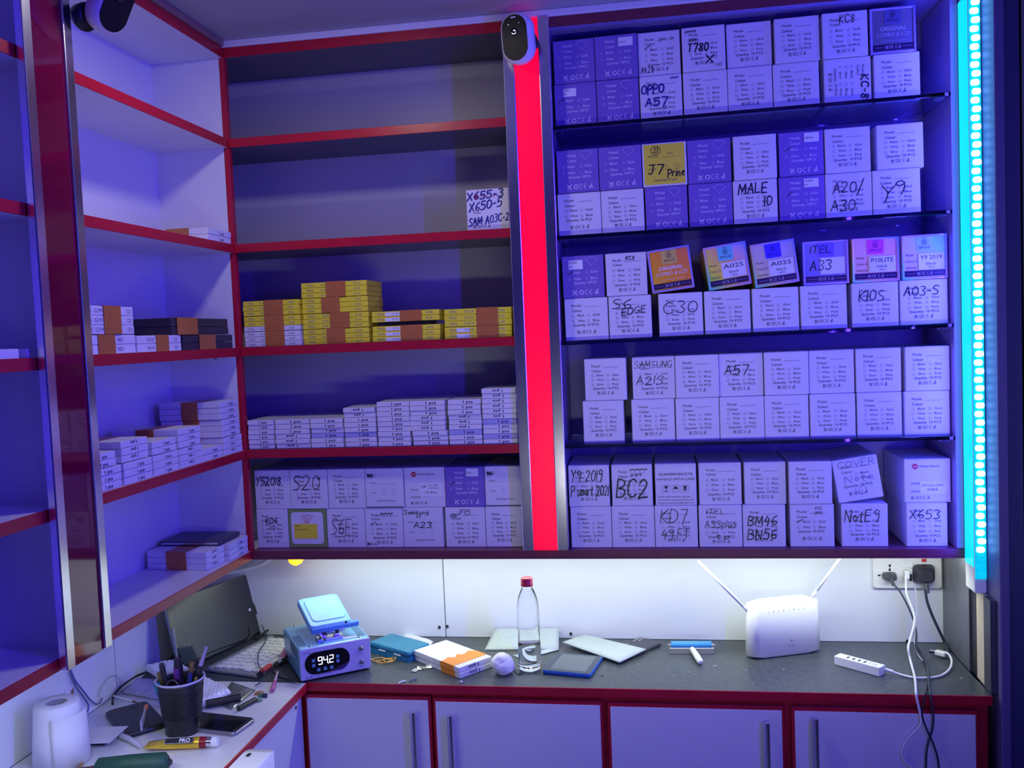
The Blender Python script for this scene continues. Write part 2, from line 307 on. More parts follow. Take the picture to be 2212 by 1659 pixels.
def print_std(kind):
    mb = MB()
    if kind == 'W':
        text(mb, 'Model', fu(.17), fv(.205), .0080, .21*CW, bold=.008); mb.ribbon([(fu(.46), fv(.215)), (fu(.81), fv(.21))], .0005)
        text(mb, 'Colour', fu(.17), fv(.32), .0080, .24*CW, bold=.008)
        lines(mb, [(.42, 'Black', 'Glod'), (.53, 'White', 'Blue'), (.64, 'Sliver', 'Pink')], 0)
        text(mb, 'Quantity', fu(.19), fv(.735), .0076, .30*CW, bold=.006); text(mb, '10 PCS', fu(.55), fv(.735), .0076, .26*CW, bold=.006)
        icons(mb, .33, .64, .82)
    elif kind == 'W3':
        text(mb, 'Model', fu(.17), fv(.20), .0080, .21*CW, bold=.006); mb.ribbon([(fu(.42), fv(.205)), (fu(.85), fv(.20))], .0005)
        text(mb, 'Colour', fu(.17), fv(.30), .0080, .24*CW, bold=.006)
        lines(mb, [(.43, 'Black', 'Gold'), (.55, 'White', 'Blue'), (.67, 'Sliver', 'Pink')], 0, .0074, .68)
        text(mb, 'Quantity', fu(.21), fv(.775), .0076, .30*CW, bold=.006); text(mb, '10 PCS', fu(.56), fv(.775), .0076, .26*CW, bold=.006)
        icons(mb, .34, .66, .86)
    elif kind == 'W2':
        text(mb, 'Model', fu(.16), fv(.20), .0084, .22*CW, bold=.006); mb.ribbon([(fu(.46), fv(.21)), (fu(.80), fv(.20))], .0005)
        text(mb, 'Colour', fu(.16), fv(.32), .0084, .24*CW, bold=.006)
        lines(mb, [(.43, 'Black', 'Gold'), (.56, 'White', 'Blue')], 0, .0078, .65)
        text(mb, 'Quantity', fu(.18), fv(.66), .0078, .29*CW, bold=.006); text(mb, '10 PCS', fu(.52), fv(.66), .0078, .26*CW, bold=.006)
        icons(mb, .31, .66, .80, s=1.05)
    elif kind == 'WC':
        text(mb, 'Model', fu(.17), fv(.22), .0080, .21*CW, bold=.006); mb.ribbon([(fu(.42), fv(.225)), (fu(.85), fv(.22))], .0005)
        text(mb, 'Colour', fu(.17), fv(.34), .0080, .24*CW, bold=.006)
        for v, t in ((.40, 'Black'), (.52, 'White')): chk(mb, .47, v); text(mb, t, fu(.58), fv(v), .0076, .2*CW)
        text(mb, 'Quantity', fu(.17), fv(.67), .0078, .32*CW, bold=.006); text(mb, '10 PCS', fu(.55), fv(.67), .0078, .26*CW, bold=.006)
        icons(mb, .29, .62, .82)
    elif kind in ('P', 'PS', 'PL', 'PR'):
        if kind in ('P', 'PR'):
            text(mb, 'Model', fu(.25), fv(.17), .0085, .22*CW); text(mb, 'Colour', fu(.25), fv(.29), .0085, .23*CW)
        if kind in ('P', 'PL'): mb.ribbon([(fu(.57), fv(.10)), (fu(.63), fv(.05)), (fu(.79), fv(.05)), (fu(.85), fv(.10)), (fu(.71), fv(.25)), (fu(.57), fv(.10)), (fu(.63), fv(.05))], .0006)
        for v, a, b in ((.42, 'Black', 'Gold'), (.57, 'White', 'Blue')):
            chk(mb, .14, v); text(mb, a, fu(.26), fv(v), .0080, .18*CW); chk(mb, .57, v); text(mb, b, fu(.68), fv(v), .0080, .16*CW)
        text(mb, 'Quantity', fu(.27), fv(.67), .0080, .29*CW); text(mb, '10PCS', fu(.60), fv(.67), .0080, .21*CW)
        icons(mb, .28, .78, .87, s=1.5)
    elif kind == 'M':
        text(mb, 'MODEL', fu(.12), fv(.38), .0055, .17*CW); mb.ribbon([(fu(.32), fv(.385)), (fu(.85), fv(.38))], .0004)
        text(mb, 'COLOR', fu(.14), fv(.63), .0050, .14*CW)
        for u in (.42, .68):
            for k in range(3): mb.ribbon([(fu(u), fv(.52+.06*k)), (fu(u+.09), fv(.50+.06*k)), (fu(u+.09), fv(.55+.06*k))], .0004)
        text(mb, 'Quantity:10 pcs', fu(.30), fv(.83), .0058, .48*CW, bold=.012)
    elif kind == 'MC':
        mb.ribbon([(fu(.06), fv(.13)), (fu(.10), fv(.15)), (fu(.20), fv(.13)), (fu(.21), fv(.22)), (fu(.08), fv(.23)), (fu(.06), fv(.13))], .0016); mb.ribbon([(fu(.08), fv(.18)), (fu(.20), fv(.18))], .0045); mb.ribbon(circ(fu(.25), fv(.17), .002, .003), .0007)
        for k in range(30): mb.ribbon([(fu(.02+.032*k), fv(.975)), (fu(.038+.032*k), fv(.975))], .002)
    elif kind == 'MS':
        text(mb, 'Model', fu(.16), fv(.58), .0062, .17*CW); text(mb, 'Quantity', fu(.15), fv(.76), .0062, .24*CW)
        icons(mb, .18, .5, .89, s=.9)
    elif kind == 'GL':
        text(mb, 'GLASSPRODUCTS', fu(.09), fv(.28), .0078, .82*CW, bold=.012); text(mb, 'HANDLE WITH CARE', fu(.04), fv(.40), .0078, .92*CW, bold=.012)
        for u in (.18, .41, .64):
            x, z, h = fu(u), fv(.68), .0155; mb.ribbon([(x, z), (x+h, z), (x+h, z+h), (x, z+h), (x, z-.0002)], .0006)
        x, z = fu(.18)+.0078, fv(.68); mb.prism([(x-.004, -.0006, z+.014), (x+.004, -.0006, z+.014), (x+.0025, -.0006, z+.008), (x-.0025, -.0006, z+.008)], (0, .0002, 0)); mb.ribbon([(x, z+.008), (x, z+.003)], .001); mb.ribbon([(x-.0035, z+.002), (x+.0035, z+.002)], .0012)
        x = fu(.41)+.0078; mb.prism([(q[0], -.0006, q[1]) for q in circ(x, z+.007, .0052, .0058, 0, 180, 10)], (0, .0002, 0)); mb.ribbon([(x, z+.008), (x, z+.003), (x+.0015, z+.002)], .0008)
        x = fu(.64)+.0078; mb.prism([(x-.0035, -.0006, z+.008), (x+.0035, -.0006, z+.008), (x+.0035, -.0006, z+.014), (x-.0035, -.0006, z+.014)], (0, .0002, 0)); mb.prism([(x-.005, -.0006, z+.007), (x+.005, -.0006, z+.007), (x, -.0006, z+.002)], (0, .0002, 0))
        for k, t in enumerate(('Note: static sensitive devices,', 'the need for professionals to use', 'Fragile products handle with care')): text(mb, t, fu(.06), fv(.81+.075*k), .0056, (.80, .86, .88)[k]*CW)
    elif kind == 'YL':
        text(mb, 'MODEL:', fu(.13), fv(.33), .0075, .25*CW, bold=.01); mb.ribbon([(fu(.46), fv(.335)), (fu(.76), fv(.33))], .0005); text(mb, 'G570', fu(.57), fv(.27), .0055, .13*CW)
        text(mb, 'COLOR:', fu(.13), fv(.62), .0070, .18*CW)
        for u in (.45, .70):
            for k in range(3): mb.ribbon([(fu(u), fv(.53+.05*k)), (fu(u+.12), fv(.51+.05*k)), (fu(u+.12), fv(.56+.05*k))], .0005)
        text(mb, 'Quantity:10 pcs', fu(.25), fv(.88), .0070, .52*CW, bold=.014)
    return mb.mesh('printed_text_' + kind, INKW if kind[0] == 'P' else (INKG if kind == 'M' else INK))
PR = {}
def pr(kind):
    if kind not in PR: PR[kind] = print_std(kind)
    return PR[kind]
def carton_mesh(name, m, d=CDP):
    mb = MB(); mb.box(-CW/2, CW/2, 0.0004, d, 0, CH, bev=.0010)
    mb.box(-CW/2+.0012, CW/2-.0012, 0.0, 0.002, .0014, CH-.0018, bev=.0003)          # tucked front flap
    mb.box(-CW/2+.004, CW/2-.004, 0.0045, 0.03, CH-.0003, CH+.0004)                     # loose top flap
    return mb.mesh(name, m)
CM = {'W': carton_mesh('carton_white', CARD), 'P': carton_mesh('carton_purple', PURP), 'Y': carton_mesh('carton_yellow', CARD), 'G': carton_mesh('carton_green', GREENC)}
for _m in MATS: pass

# ================================================================== ROOM
def sbox(name, b, m, parent=None, bev=0):
    mb = MB(); mb.box(*b, bev=bev); return mb.build(name, m, parent)
struct(sbox('floor', (-1.2, 3.2, -4.0, 0.6, -1.05, -1.0), FLOORM))
struct(sbox('ceiling', (-1.2, 3.2, -4.0, 0.6, 1.2285, 1.29), CEILM))
wb = struct(sbox('wall_back', (-0.6, 2.4, 0.207, 0.30, -1.0, 1.2285), mat('back_wall_core', (0.3, 0.3, 0.32), 0.6)))
seamx = onY(960, 1300, 0.2)[0]
for a, b in ((-0.247, seamx-.0012), (seamx+.0012, 1.632)):
    p = MB(); p.box(a, b, 0.2, 0.2065, -0.2549, 0.0, bev=.0008); p.build('wall_panel', WALLM, wb)
for x, y in ((949, 1355), (966, 1353), (1233, 1369), (1960, 1385)):
    q = onY(x, y, 0.2); p = MB(); p.cyl((q.x, 0.2005, q.z), (q.x, 0.1965, q.z), .0042, .003, 10); p.build('screw_head', BLK, wb)
wl = struct(sbox('wall_left', (-0.35, -0.249, -2.4, 0.207, -1.0, 1.2285), mat('left_wall_core', (0.3, 0.3, 0.32), 0.6)))
for a, b in ((-2.4, -0.2045), (-0.2015, 0.2)):
    p = MB(); p.box(-0.249, -0.2435, a, b, -0.2549, 0.0, bev=.0006); p.build('wall_panel', WALLM, wl)
# right wall: jamb, sliding door leaf
struct(sbox('wall_right', (1.72, 1.80, -0.115, 0.207, -1.0, 1.2285), mat('dark_blue_paint', (0.10, 0.10, 0.22), 0.5)))
dr = struct(MB().build('door_1', DARKLAM)) if False else None
d = MB(); d.box(1.692, 2.35, -0.150, -0.120, -1.0, 1.22, bev=.003); d1 = struct(d.build('door_1', mat('door_grey_blue', (0.23, 0.24, 0.36), 0.45)))
d = MB(); d.box(1.735, 1.80, -0.1535, -0.149, 0.86, 1.05, bev=.002); d.box(1.725, 2.3, -0.1525, -0.149, 0.78, 0.80, bev=.002); d.build('door_glass_panel', mat('door_glass', (0.30, 0.32, 0.45), 0.15), d1)
t = MB(); t.box(1.6625, 1.690, -0.118, -0.02, -1.0, 1.22); struct(t.build('trim_1', mat('navy_jamb', (0.05, 0.05, 0.14), 0.45)))
t = MB(); t.box(1.6425, 1.6615, -0.125, 0.0, -1.0, 1.205, bev=.002); struct(t.build('trim_2', mat('grey_violet_jamb', (0.13, 0.11, 0.26), 0.5)))
# right side lining under the cabinet: grey laminate, dark slot, bare plaster strip, dark post
for i, (a, b, m_) in enumerate(((0.02, 0.2065, mat('grey_side_laminate', (0.13, 0.13, 0.16), 0.35, noise=.15, nscale=25)), (-0.012, 0.018, BLK), (-0.066, -0.014, mat('bare_plaster', (0.62, 0.52, 0.40), 0.8, noise=.12, nscale=18)), (-0.105, -0.068, GREYP))):
    t = MB(); t.box(1.634 - (.004 if i in (0, 3) else 0), 1.6415, a, b, -0.2549 if i else -0.2549, -0.062 if i > 1 else -0.001); struct(t.build('trim_%d' % (i+3), m_))
# cornice between cabinet top and ceiling
t = MB(); t.box(-0.19, 1.62, -0.008, 0.012, 1.2125, 1.2284, bev=.002); struct(t.build('trim_7', LAM))
t = MB(); t.box(-0.012, 0.008, -2.2, -0.010, 1.2125, 1.2284, bev=.002); struct(t.build('trim_8', mat('brown_cornice', (0.30, 0.17, 0.14), 0.5)))
# ceiling lamp just outside the picture
lp = MB(); lp.lathe([(0, 1.2284), (.065, 1.2284), (.065, 1.222), (.058, 1.216)], 24, M=Matrix.Translation((.34, -.50, 0))); lamp = tag(lp.build('ceiling_lamp', WPL), 'round white ceiling lamp shining near the top edge of the left shelves', 'lamp')
lp = MB(); lp.lathe([(.057, 1.216), (.03, 1.211), (0.0001, 1.210)], 24, M=Matrix.Translation((.34, -.50, 0))); lp.build('lamp_diffuser', mat('lamp_glow', (1, 1, 1), .5, emit=(1, .95, .9), es=6, noise=0), lamp)

# ================================================================== SHELVING
SZ = [0.9823, 0.7358, 0.4911, 0.2457]; BT = 0.020
def edged(name, parent, x0, x1, y0, y1, z0, z1, side, m=LAM, e=0.0025, em=None, back=None):
    mb = MB(); mb.box(x0, x1, y0, y1, z0, z1)
    if back is not None: mb.box(back, x0, .0150, y1, z0, z1)
    b = mb.build(name, m, parent)
    k = MB()
    if side == 'y': k.box(x0, x1, y0-e, y0+.0002, z0-.0003, z1+.0003, bev=.0006)
    else: k.box(x1-.0002, x1+e, y0, y1, z0-.0003, z1+.0003, bev=.0006)
    k.build('red_edging', em or REDE, b); return b
# left shelving
L = empty('left_shelf_unit', Matrix(), 'white open shelving with red edges along the left wall', 'shelf')
mb = MB(); mb.box(-.1965, -.183, -2.2, -0.6505, 0.02, 1.19); mb.box(-.1965, -.183, -.6495, 0.0, 0.02, 1.19); mb.build('back_panel', LAM, L)
mb = MB(); mb.box(-.183, -.0125, 0.0, 0.014, 0.02, 1.19); mb.build('side_panel', LAM, L)
mb = MB(); mb.box(-.183, -0.002, -.672, -.655, 0.02, 1.19); mb.build('divider_panel', LAM, L)
for z in SZ: edged('shelf_board', L, -.183, -0.0025, -2.2, -.0005, z, z+BT, 'x')
edged('bottom_board', L, -.243, -0.0025, -2.2, -.0005, 0.0, 0.02, 'x')
edged('top_board', L, -.1965, -0.0025, -2.2, -.0005, 1.19, 1.212, 'x')
for x, y in ((18, 992), (30, 1030), (77, 1370), (113, 1372), (70, 732), (452, 323), (185, 1340)):
    pass
for x, y in ((20, 998), (32, 1030), (75, 1369), (114, 1371), (71, 732)):
    q = onX(x, y, -.183); mb = MB(); mb.cyl((-.184, q.y, q.z), (-.1815, q.y, q.z), .0042, .0035, 10); mb.build('screw_head', BLK, L)
for x, y, z in ((443, 325, SZ[0]), (465, 775, SZ[2])):
    q = onZ(x, y, z); mb = MB(); mb.cyl((q.x, q.y, z+.001), (q.x, q.y, z-.0015), .0035, .003, 10); mb.build('screw_head', BLK, L)
# back shelving (left bay)
B = empty('back_shelf_unit', Matrix(), 'white open shelving with red edges left of the glowing pillar', 'shelf')
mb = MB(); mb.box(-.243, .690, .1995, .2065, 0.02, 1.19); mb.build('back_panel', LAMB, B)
mb = MB(); mb.box(-.0120, .0008, -.0004, .016, 0.0, 1.212, bev=.001); mb.build('red_stile', REDE, B)
mb = MB(); mb.box(.6635, .676, 0.004, .1995, 0.02, 1.19); mb.build('side_panel', DARKLAM, B)
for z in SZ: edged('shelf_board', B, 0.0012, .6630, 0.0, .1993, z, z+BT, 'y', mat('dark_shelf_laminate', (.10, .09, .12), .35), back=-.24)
# bottom board and top board run through both bays
edged('bottom_board', B, 0.0012, .7165, 0.0, .1993, 0.004, 0.02, 'y', mat('dark_red_board', (.20, .06, .10), .4), em=MAROON)
mb = MB(); mb.box(0.0012, .7165, -.0028, .006, 0.0, 0.0038); mb.build('bottom_lip', MAROON, B)
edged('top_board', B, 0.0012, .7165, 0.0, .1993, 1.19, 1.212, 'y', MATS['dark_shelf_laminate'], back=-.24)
# right bay with glass shelves
D = empty('display_cabinet', Matrix(), 'dark display cabinet with glass shelves of cartons right of the red pillar', 'cabinet')
edged('bottom_board', D, .7165, 1.616, 0.0, .1993, 0.004, 0.02, 'y', MATS['dark_red_board'], em=MAROON)
mb = MB(); mb.box(.7165, 1.616, -.0028, .006, 0.0, 0.0038); mb.build('bottom_lip', MAROON, D)
edged('top_board', D, .7165, 1.616, 0.0, .1993, 1.19, 1.212, 'y', DARKLAM, em=MAROON)
mb = MB(); mb.box(.755, 1.6005, .1995, .2065, 0.02, 1.19); mb.build('back_panel', DARKLAM, D)
mb = MB(); mb.box(.755, .7665, 0.004, .1995, 0.02, 1.19); mb.build('side_panel', DARKLAM, D)
mb = MB(); mb.box(1.601, 1.6165, 0.0, .1995, 0.0205, 1.19, bev=.001); mb.build('side_panel', mat('violet_side_panel', (.42, .32, .62), .35), D)
GS = [(0.974, .0098), (0.7315, .0098), (0.4955, .0078), (0.2620, .0012)]     # glass top height at the pillar, rise per metre
for z, s in GS:
    mb = MB(); mb.box(0, .8325, -.004, .1985, -.008, 0, bev=.0008)
    sh = mb.build('glass_shelf', GLASS, D, place(.7675, 0, z, 0, -math.atan(s)))
    for x in (.012, .815):
        for y in (.012, .17):
            k = MB(); k.box(x-.009, x+.009, y-.008, y+.008, -.0125, -.0083, bev=.001); k.build('shelf_clip', CLEAR, sh)
# pillars
def pillar(root, M, w, h0, h1, cw, mats, red):
    mb = MB(); mb.box(-w/2, w/2, -.008, 0.004, h0, h1); mb.build('red_panel', mats, root, M)
    for s in (-1, 1):
        k = MB(); k.box(s*(w/2+cw/2)-cw/2, s*(w/2+cw/2)+cw/2, -.012, 0.003, h0-red, h1, bev=.002, seg=2); k.build('chrome_strip', CHROME, root, M)
P1 = empty('red_light_pillar', Matrix(), 'glowing red backlit pillar between chrome strips, between the two shelf bays', 'pillar')
pillar(P1, place(.7165, -.0035, 0), .054, .0225, 1.211, .0255, REDL, 0)
P2 = empty('red_pilaster', Matrix(), 'dark glossy red pilaster between chrome strips on the left shelves', 'pillar')
pillar(P2, place(.0065, -.6635, 0, PI/2), .080, .001, 1.211, .0225, REDG, 0.0)

# ================================================================== BASE CABINETS AND WORKTOPS
wt = MB(); wt.box(-.2430, 1.629, -.1140, .1998, ZC-.018, ZC, bev=.001); WT = tag(wt.build('black_worktop', BLKTOP), 'black worktop with worn red front edge along the back wall', 'worktop')
wt = MB(); wt.box(.172, 1.629, -.1175, -.1142, ZC-.019, ZC+.0004, bev=.0008); wt.build('red_edging', REDE, WT)
wt = MB(); wt.box(-.2430, .1685, -2.2, -.1175, ZC-.018, ZC, bev=.001); WL = tag(wt.build('white_worktop', WHTTOP), 'white worktop with red edge along the left wall', 'worktop')
wt = MB(); wt.box(.1687, .172, -2.2, -.1175, ZC-.019, ZC+.0004, bev=.0008); wt.build('red_edging', REDE, WL)
BC = empty('base_cabinet', Matrix.Translation((0, 0, -1.0)), 'row of white lower cupboards with red frames beneath the black worktop', 'cabinet')
BC_I = Matrix.Translation((0, 0, 1.0))
mb = MB(); mb.box(.146, 1.625, -.0985, .1995, -.999, ZC-.0195); mb.build('carcass', REDE, BC, BC_I)
xs = [(.1605, .4565), (.4615, .8400), (.8500, 1.2210), (1.2350, 1.6030)]
hx = [.4195, .5037, 1.1816, 1.2798]; ht = [-.310, -.3156, -.3134, -.3039]; dt = [-.283, -.285, -.287, -.287]
for i, (a, b) in enumerate(xs):
    mb = MB(); mb.box(a, b, -.1135, -.0990, -.995, dt[i], bev=.002)
    dr = mb.build('cabinet_door', REDE, BC, BC_I)
    k = MB(); k.box(a+.006, b-.006, -.1150, -.1130, -.99, dt[i]-.008, bev=.0008); k.build('door_face', LAM, dr)
    k = MB(); X = hx[i]; zt = ht[i]
    k.cyl((X, -.134, zt), (X, -.134, zt-.20), .0062, n=14)
    for z in (zt-.02, zt-.18): k.cyl((X, -.134, z), (X, -.1148, z), .0045, n=10)
    k.build('bar_handle', STEEL, dr)
mb = MB(); mb.box(-.2430, .1455, -.1180, .1995, -.999, ZC-.0195); 
LC = empty('left_base_cabinet', Matrix.Translation((0, 0, -1.0)), 'white panelled base cupboard beneath the white left worktop', 'cabinet')
mb = MB(); mb.box(-.2430, .1440, -2.2, -.1185, -.999, ZC-.0195); mb.build('carcass', LAM, LC, BC_I)
for a, b in ((-.470, -.122), (-.98, -.474), (-1.5, -.984)):
    k = MB(); k.box(.1442, .1575, a, b, -.99, ZC-.022, bev=.0015); k.build('cabinet_door', LAM, LC, BC_I)
q = onX(639, 1529, .1577); k = MB(); k.cyl((.157, q.y, q.z), (.159, q.y, q.z), .004, n=10); k.build('screw_head', BLK, LC, BC_I)
# white tower unit standing in front of the left worktop
tw = MB(); tw.rprism(.058, .30, .757, .012, M=Matrix.Translation((.2165, -.611, -.9995)), bev=.004)
TW = tag(tw.build('tower_unit', WPL), 'white rounded plastic tower unit standing beside the left worktop, bottom edge', 'appliance')
k = MB(); k.cyl((.2452, -.475, -.33), (.2466, -.475, -.33), .010, n=14); k.build('round_port', BLK, TW)
k = MB(); k.box(.203, .210, -.50, -.488, -.2428, -.2412, bev=.0004); k.build('status_light', BLK, TW)

# ================================================================== LED BAR, CAMERAS
LB = empty('blue_led_bar', Matrix(), 'tall glowing cyan blue strip of light dots at the right cabinet edge', 'light')
mb = MB(); mb.box(1.6175, 1.6415, -.056, -.0005, -.061, 1.185, bev=.002); mb.build('housing', WPL, LB)
mb = MB(); mb.box(1.6155, 1.6172, -.0535, -.004, -.006, 1.160); mb.build('side_diffuser', mat('cyan_diffuser', (.0, .5, .6), .3, emit=(0.0, .76, 1.0), es=1.0, noise=0), LB)
mb = MB(); mb.box(1.6180, 1.6400, -.0605, -.0562, -.030, 1.172, bev=.001); mb.build('strip_carrier', mat('cyan_carrier', (.0, .4, .6), .3, emit=(0.0, .50, .62), es=.9, noise=0), LB)
LEDM = mat('led_glow', (1, 1, 1), .4, emit=(.14, .52, 1.0), es=7.5, noise=0)
LEDB = mat('led_glow_blue', (0, .2, 1), .4, emit=(0.0, .35, 1.0), es=1.6, noise=0)
mb = MB(); mb.rprism(.0165, .0125, .0040, .005, bev=.0012); lme = mb.mesh('led', LEDM); lme2 = mb.mesh('led_blue', LEDB)
NL = 68
for i in range(NL):
    z = 1.160 - (1.160 + .020)*i/(NL-1)
    obj('light_dot', lme if i < NL-3 else lme2, LB, place(1.6290 + (.0012 if i % 2 else -.0012), -.0600, z, 0, 0, PI/2))
FACEM = mat('camera_face', (.006, .005, .010), .3, noise=0, spec=.08)
def security_camera(M, label, mount=(.012, .006, -.006)):
    r = empty('security_camera', M, label, 'camera', 'white oval security cameras')
    rot = Matrix.Rotation(PI/2, 4, 'X')     # prism z -> -y (towards viewer)
    mb = MB(); mb.rprism(.070, .106, .034, .034, seg=9, bev=.006, M=rot); mb.build('camera_body', WPL, r)
    mb = MB(); mb.rprism(.057, .094, .0022, .0282, seg=9, M=Matrix.Translation((0, -.0335, 0)) @ rot); fp = mb.build('face_panel', FACEM, r)
    k = MB(); k.lathe([(.0085, 0), (.0085, .0012), (.006, .0016), (0.0001, .001)], 18, M=Matrix.Translation((0, -.0357, .012)) @ rot); k.build('lens', BLKG, fp)
    k = MB(); k.box(-.006, .006, -.0363, -.0356, .040, .0425); k.build('status_mark', WPL, fp)
    for x in (-.012, .012):
        k = MB(); k.cyl((x, -.0355, .028), (x, -.0362, .028), .0012, n=8); k.build('infrared_light', STEEL, fp)
    mb = MB(); mb.lathe([(0.0001, .024), (.017, .017), (.024, 0), (.024, -.006), (0.0001, -.006)], 20, M=Matrix.Translation(mount) @ Matrix.Rotation(-PI/2, 4, 'X')); mb.build('mount_ball', BLK, r)
    mb = MB(); mx_, my_, mz_ = mount; mb.cyl((mx_+.002, my_+.002, mz_), (mx_+.006, my_+.030, mz_), .010, n=14); mb.build('mount_arm', BLK, r)
    return r
security_camera(place(.7110, -.046, 1.1535, math.radians(-16), 0, math.radians(6)), 'white oval security camera with black face at the top of the red pillar')
security_camera(place(.062, -.572, 1.118, math.radians(76), math.radians(8), math.radians(24)), 'white oval security camera with black face at the top left corner', (-.014, .010, -.040))

# ================================================================== CARTONS
ORD = ['first', 'second', 'third', 'fourth', 'fifth', 'sixth', 'seventh', 'eighth']
def sticker(parent, u0, v0, u1, v1, txts, size=.0072, name='sticker', matl=PAPER, inkm=INK):
    mb = MB(); mb.box(fu(u0), fu(u1), -.0010, -.0004, fv(v1), fv(v0), bev=.0002)
    n = len(txts)
    for i, t_ in enumerate(txts):
        t1, sz = (t_, size) if isinstance(t_, str) else t_
        text(mb, t1, fu(u0) + .0025, fv(v0) - (i+.85)*(fv(v0)-fv(v1))/(n+.3), sz, m=1, y=-.00125)
    return mb.build(name, [matl, inkm], parent)
def carton(kind, M, label, sx, sz, prints=(), hands=(), stickers=(), ink=MARK, tick=None, rot=0, scr=()):
    o = obj('carton', CM[kind], None, M @ Matrix.Diagonal((sx, 1, sz, 1)))
    tag(o, label, 'carton', 'cartons in the wall cabinets')
    Rm = Matrix() if not rot else Matrix.Translation((0, 0, CH/2)) @ Matrix.Rotation(rot, 4, 'Y') @ Matrix.Translation((0, 0, -CH/2))
    for p in prints: obj('printed_text', pr(p), o, Rm)
    if hands or tick or scr:
        mb = MB()
        for hspec in hands:
            s, u0, v0, u1, v1 = hspec[:5]; w = hspec[5] if len(hspec) > 5 else .0016
            hand(mb, s, fu(u0), fv(v1), fu(u1), fv(v0), w, rise=hspec[6] if len(hspec) > 6 else 0)
        for (a, b, c, d_) in scr: scribble(mb, fu(a), fv(d_), fu(c), fv(b))
        if tick: mb.ribbon([(fu(tick[0]), fv(tick[1]+.02)), (fu(tick[0]+.05), fv(tick[1]-.01)), (fu(tick[0]+.14), fv(tick[1]-.05))], .0016, y=-.0009)
        mb.build('handwriting', ink, o, Rm)
    for st in stickers: sticker(o, *st)
    return o
RAIN = [(0, (.0, .9, .6)), (.15, (.2, .95, .1)), (.32, (1, .9, .08)), (.6, (1, .55, .25)), (.85, (.75, .5, .8)), (1, (.3, .4, 1))]
FOILS = {'dark': [(0, (.14, .13, .17)), (.5, (.18, .16, .22)), (1, (.22, .19, .28))], 'orange': [(0, (1, .75, .05)), (.35, (1, .42, .02)), (.8, (1, .28, .06)), (1, (.95, .25, .12))],
         'rainbow': RAIN, 'lilac': [(0, (.1, .95, .1)), (.12, (1, .9, .1)), (.35, (.75, .66, .5)), (1, (.5, .45, .85))], 'violet': [(0, (.2, .2, .55)), (.6, (.3, .27, .6)), (1, (.35, .3, .8))],
         'pink': [(0, (1, .62, .35)), (.45, (1, .55, .4)), (.85, (1, .45, .6)), (1, (.8, .5, 1))], 'cyan': [(0, (.1, .95, .9)), (.2, (.8, .55, .6)), (.5, (.7, .65, .75)), (.8, (.25, .85, .9)), (1, (.2, .6, 1))]}
TABF = {'dark': 'violet', 'orange': 'orange', 'rainbow': 'rainbow', 'lilac': 'violet', 'violet': 'violet', 'pink': 'pink', 'cyan': 'cyan'}
TABC = {'dark': (.16, .15, .36), 'orange': (1, .72, .16), 'rainbow': (.25, .85, .75), 'lilac': (.08, .06, .85), 'violet': (.2, .17, .6), 'pink': (1, .12, .5), 'cyan': (.45, .85, .95)}
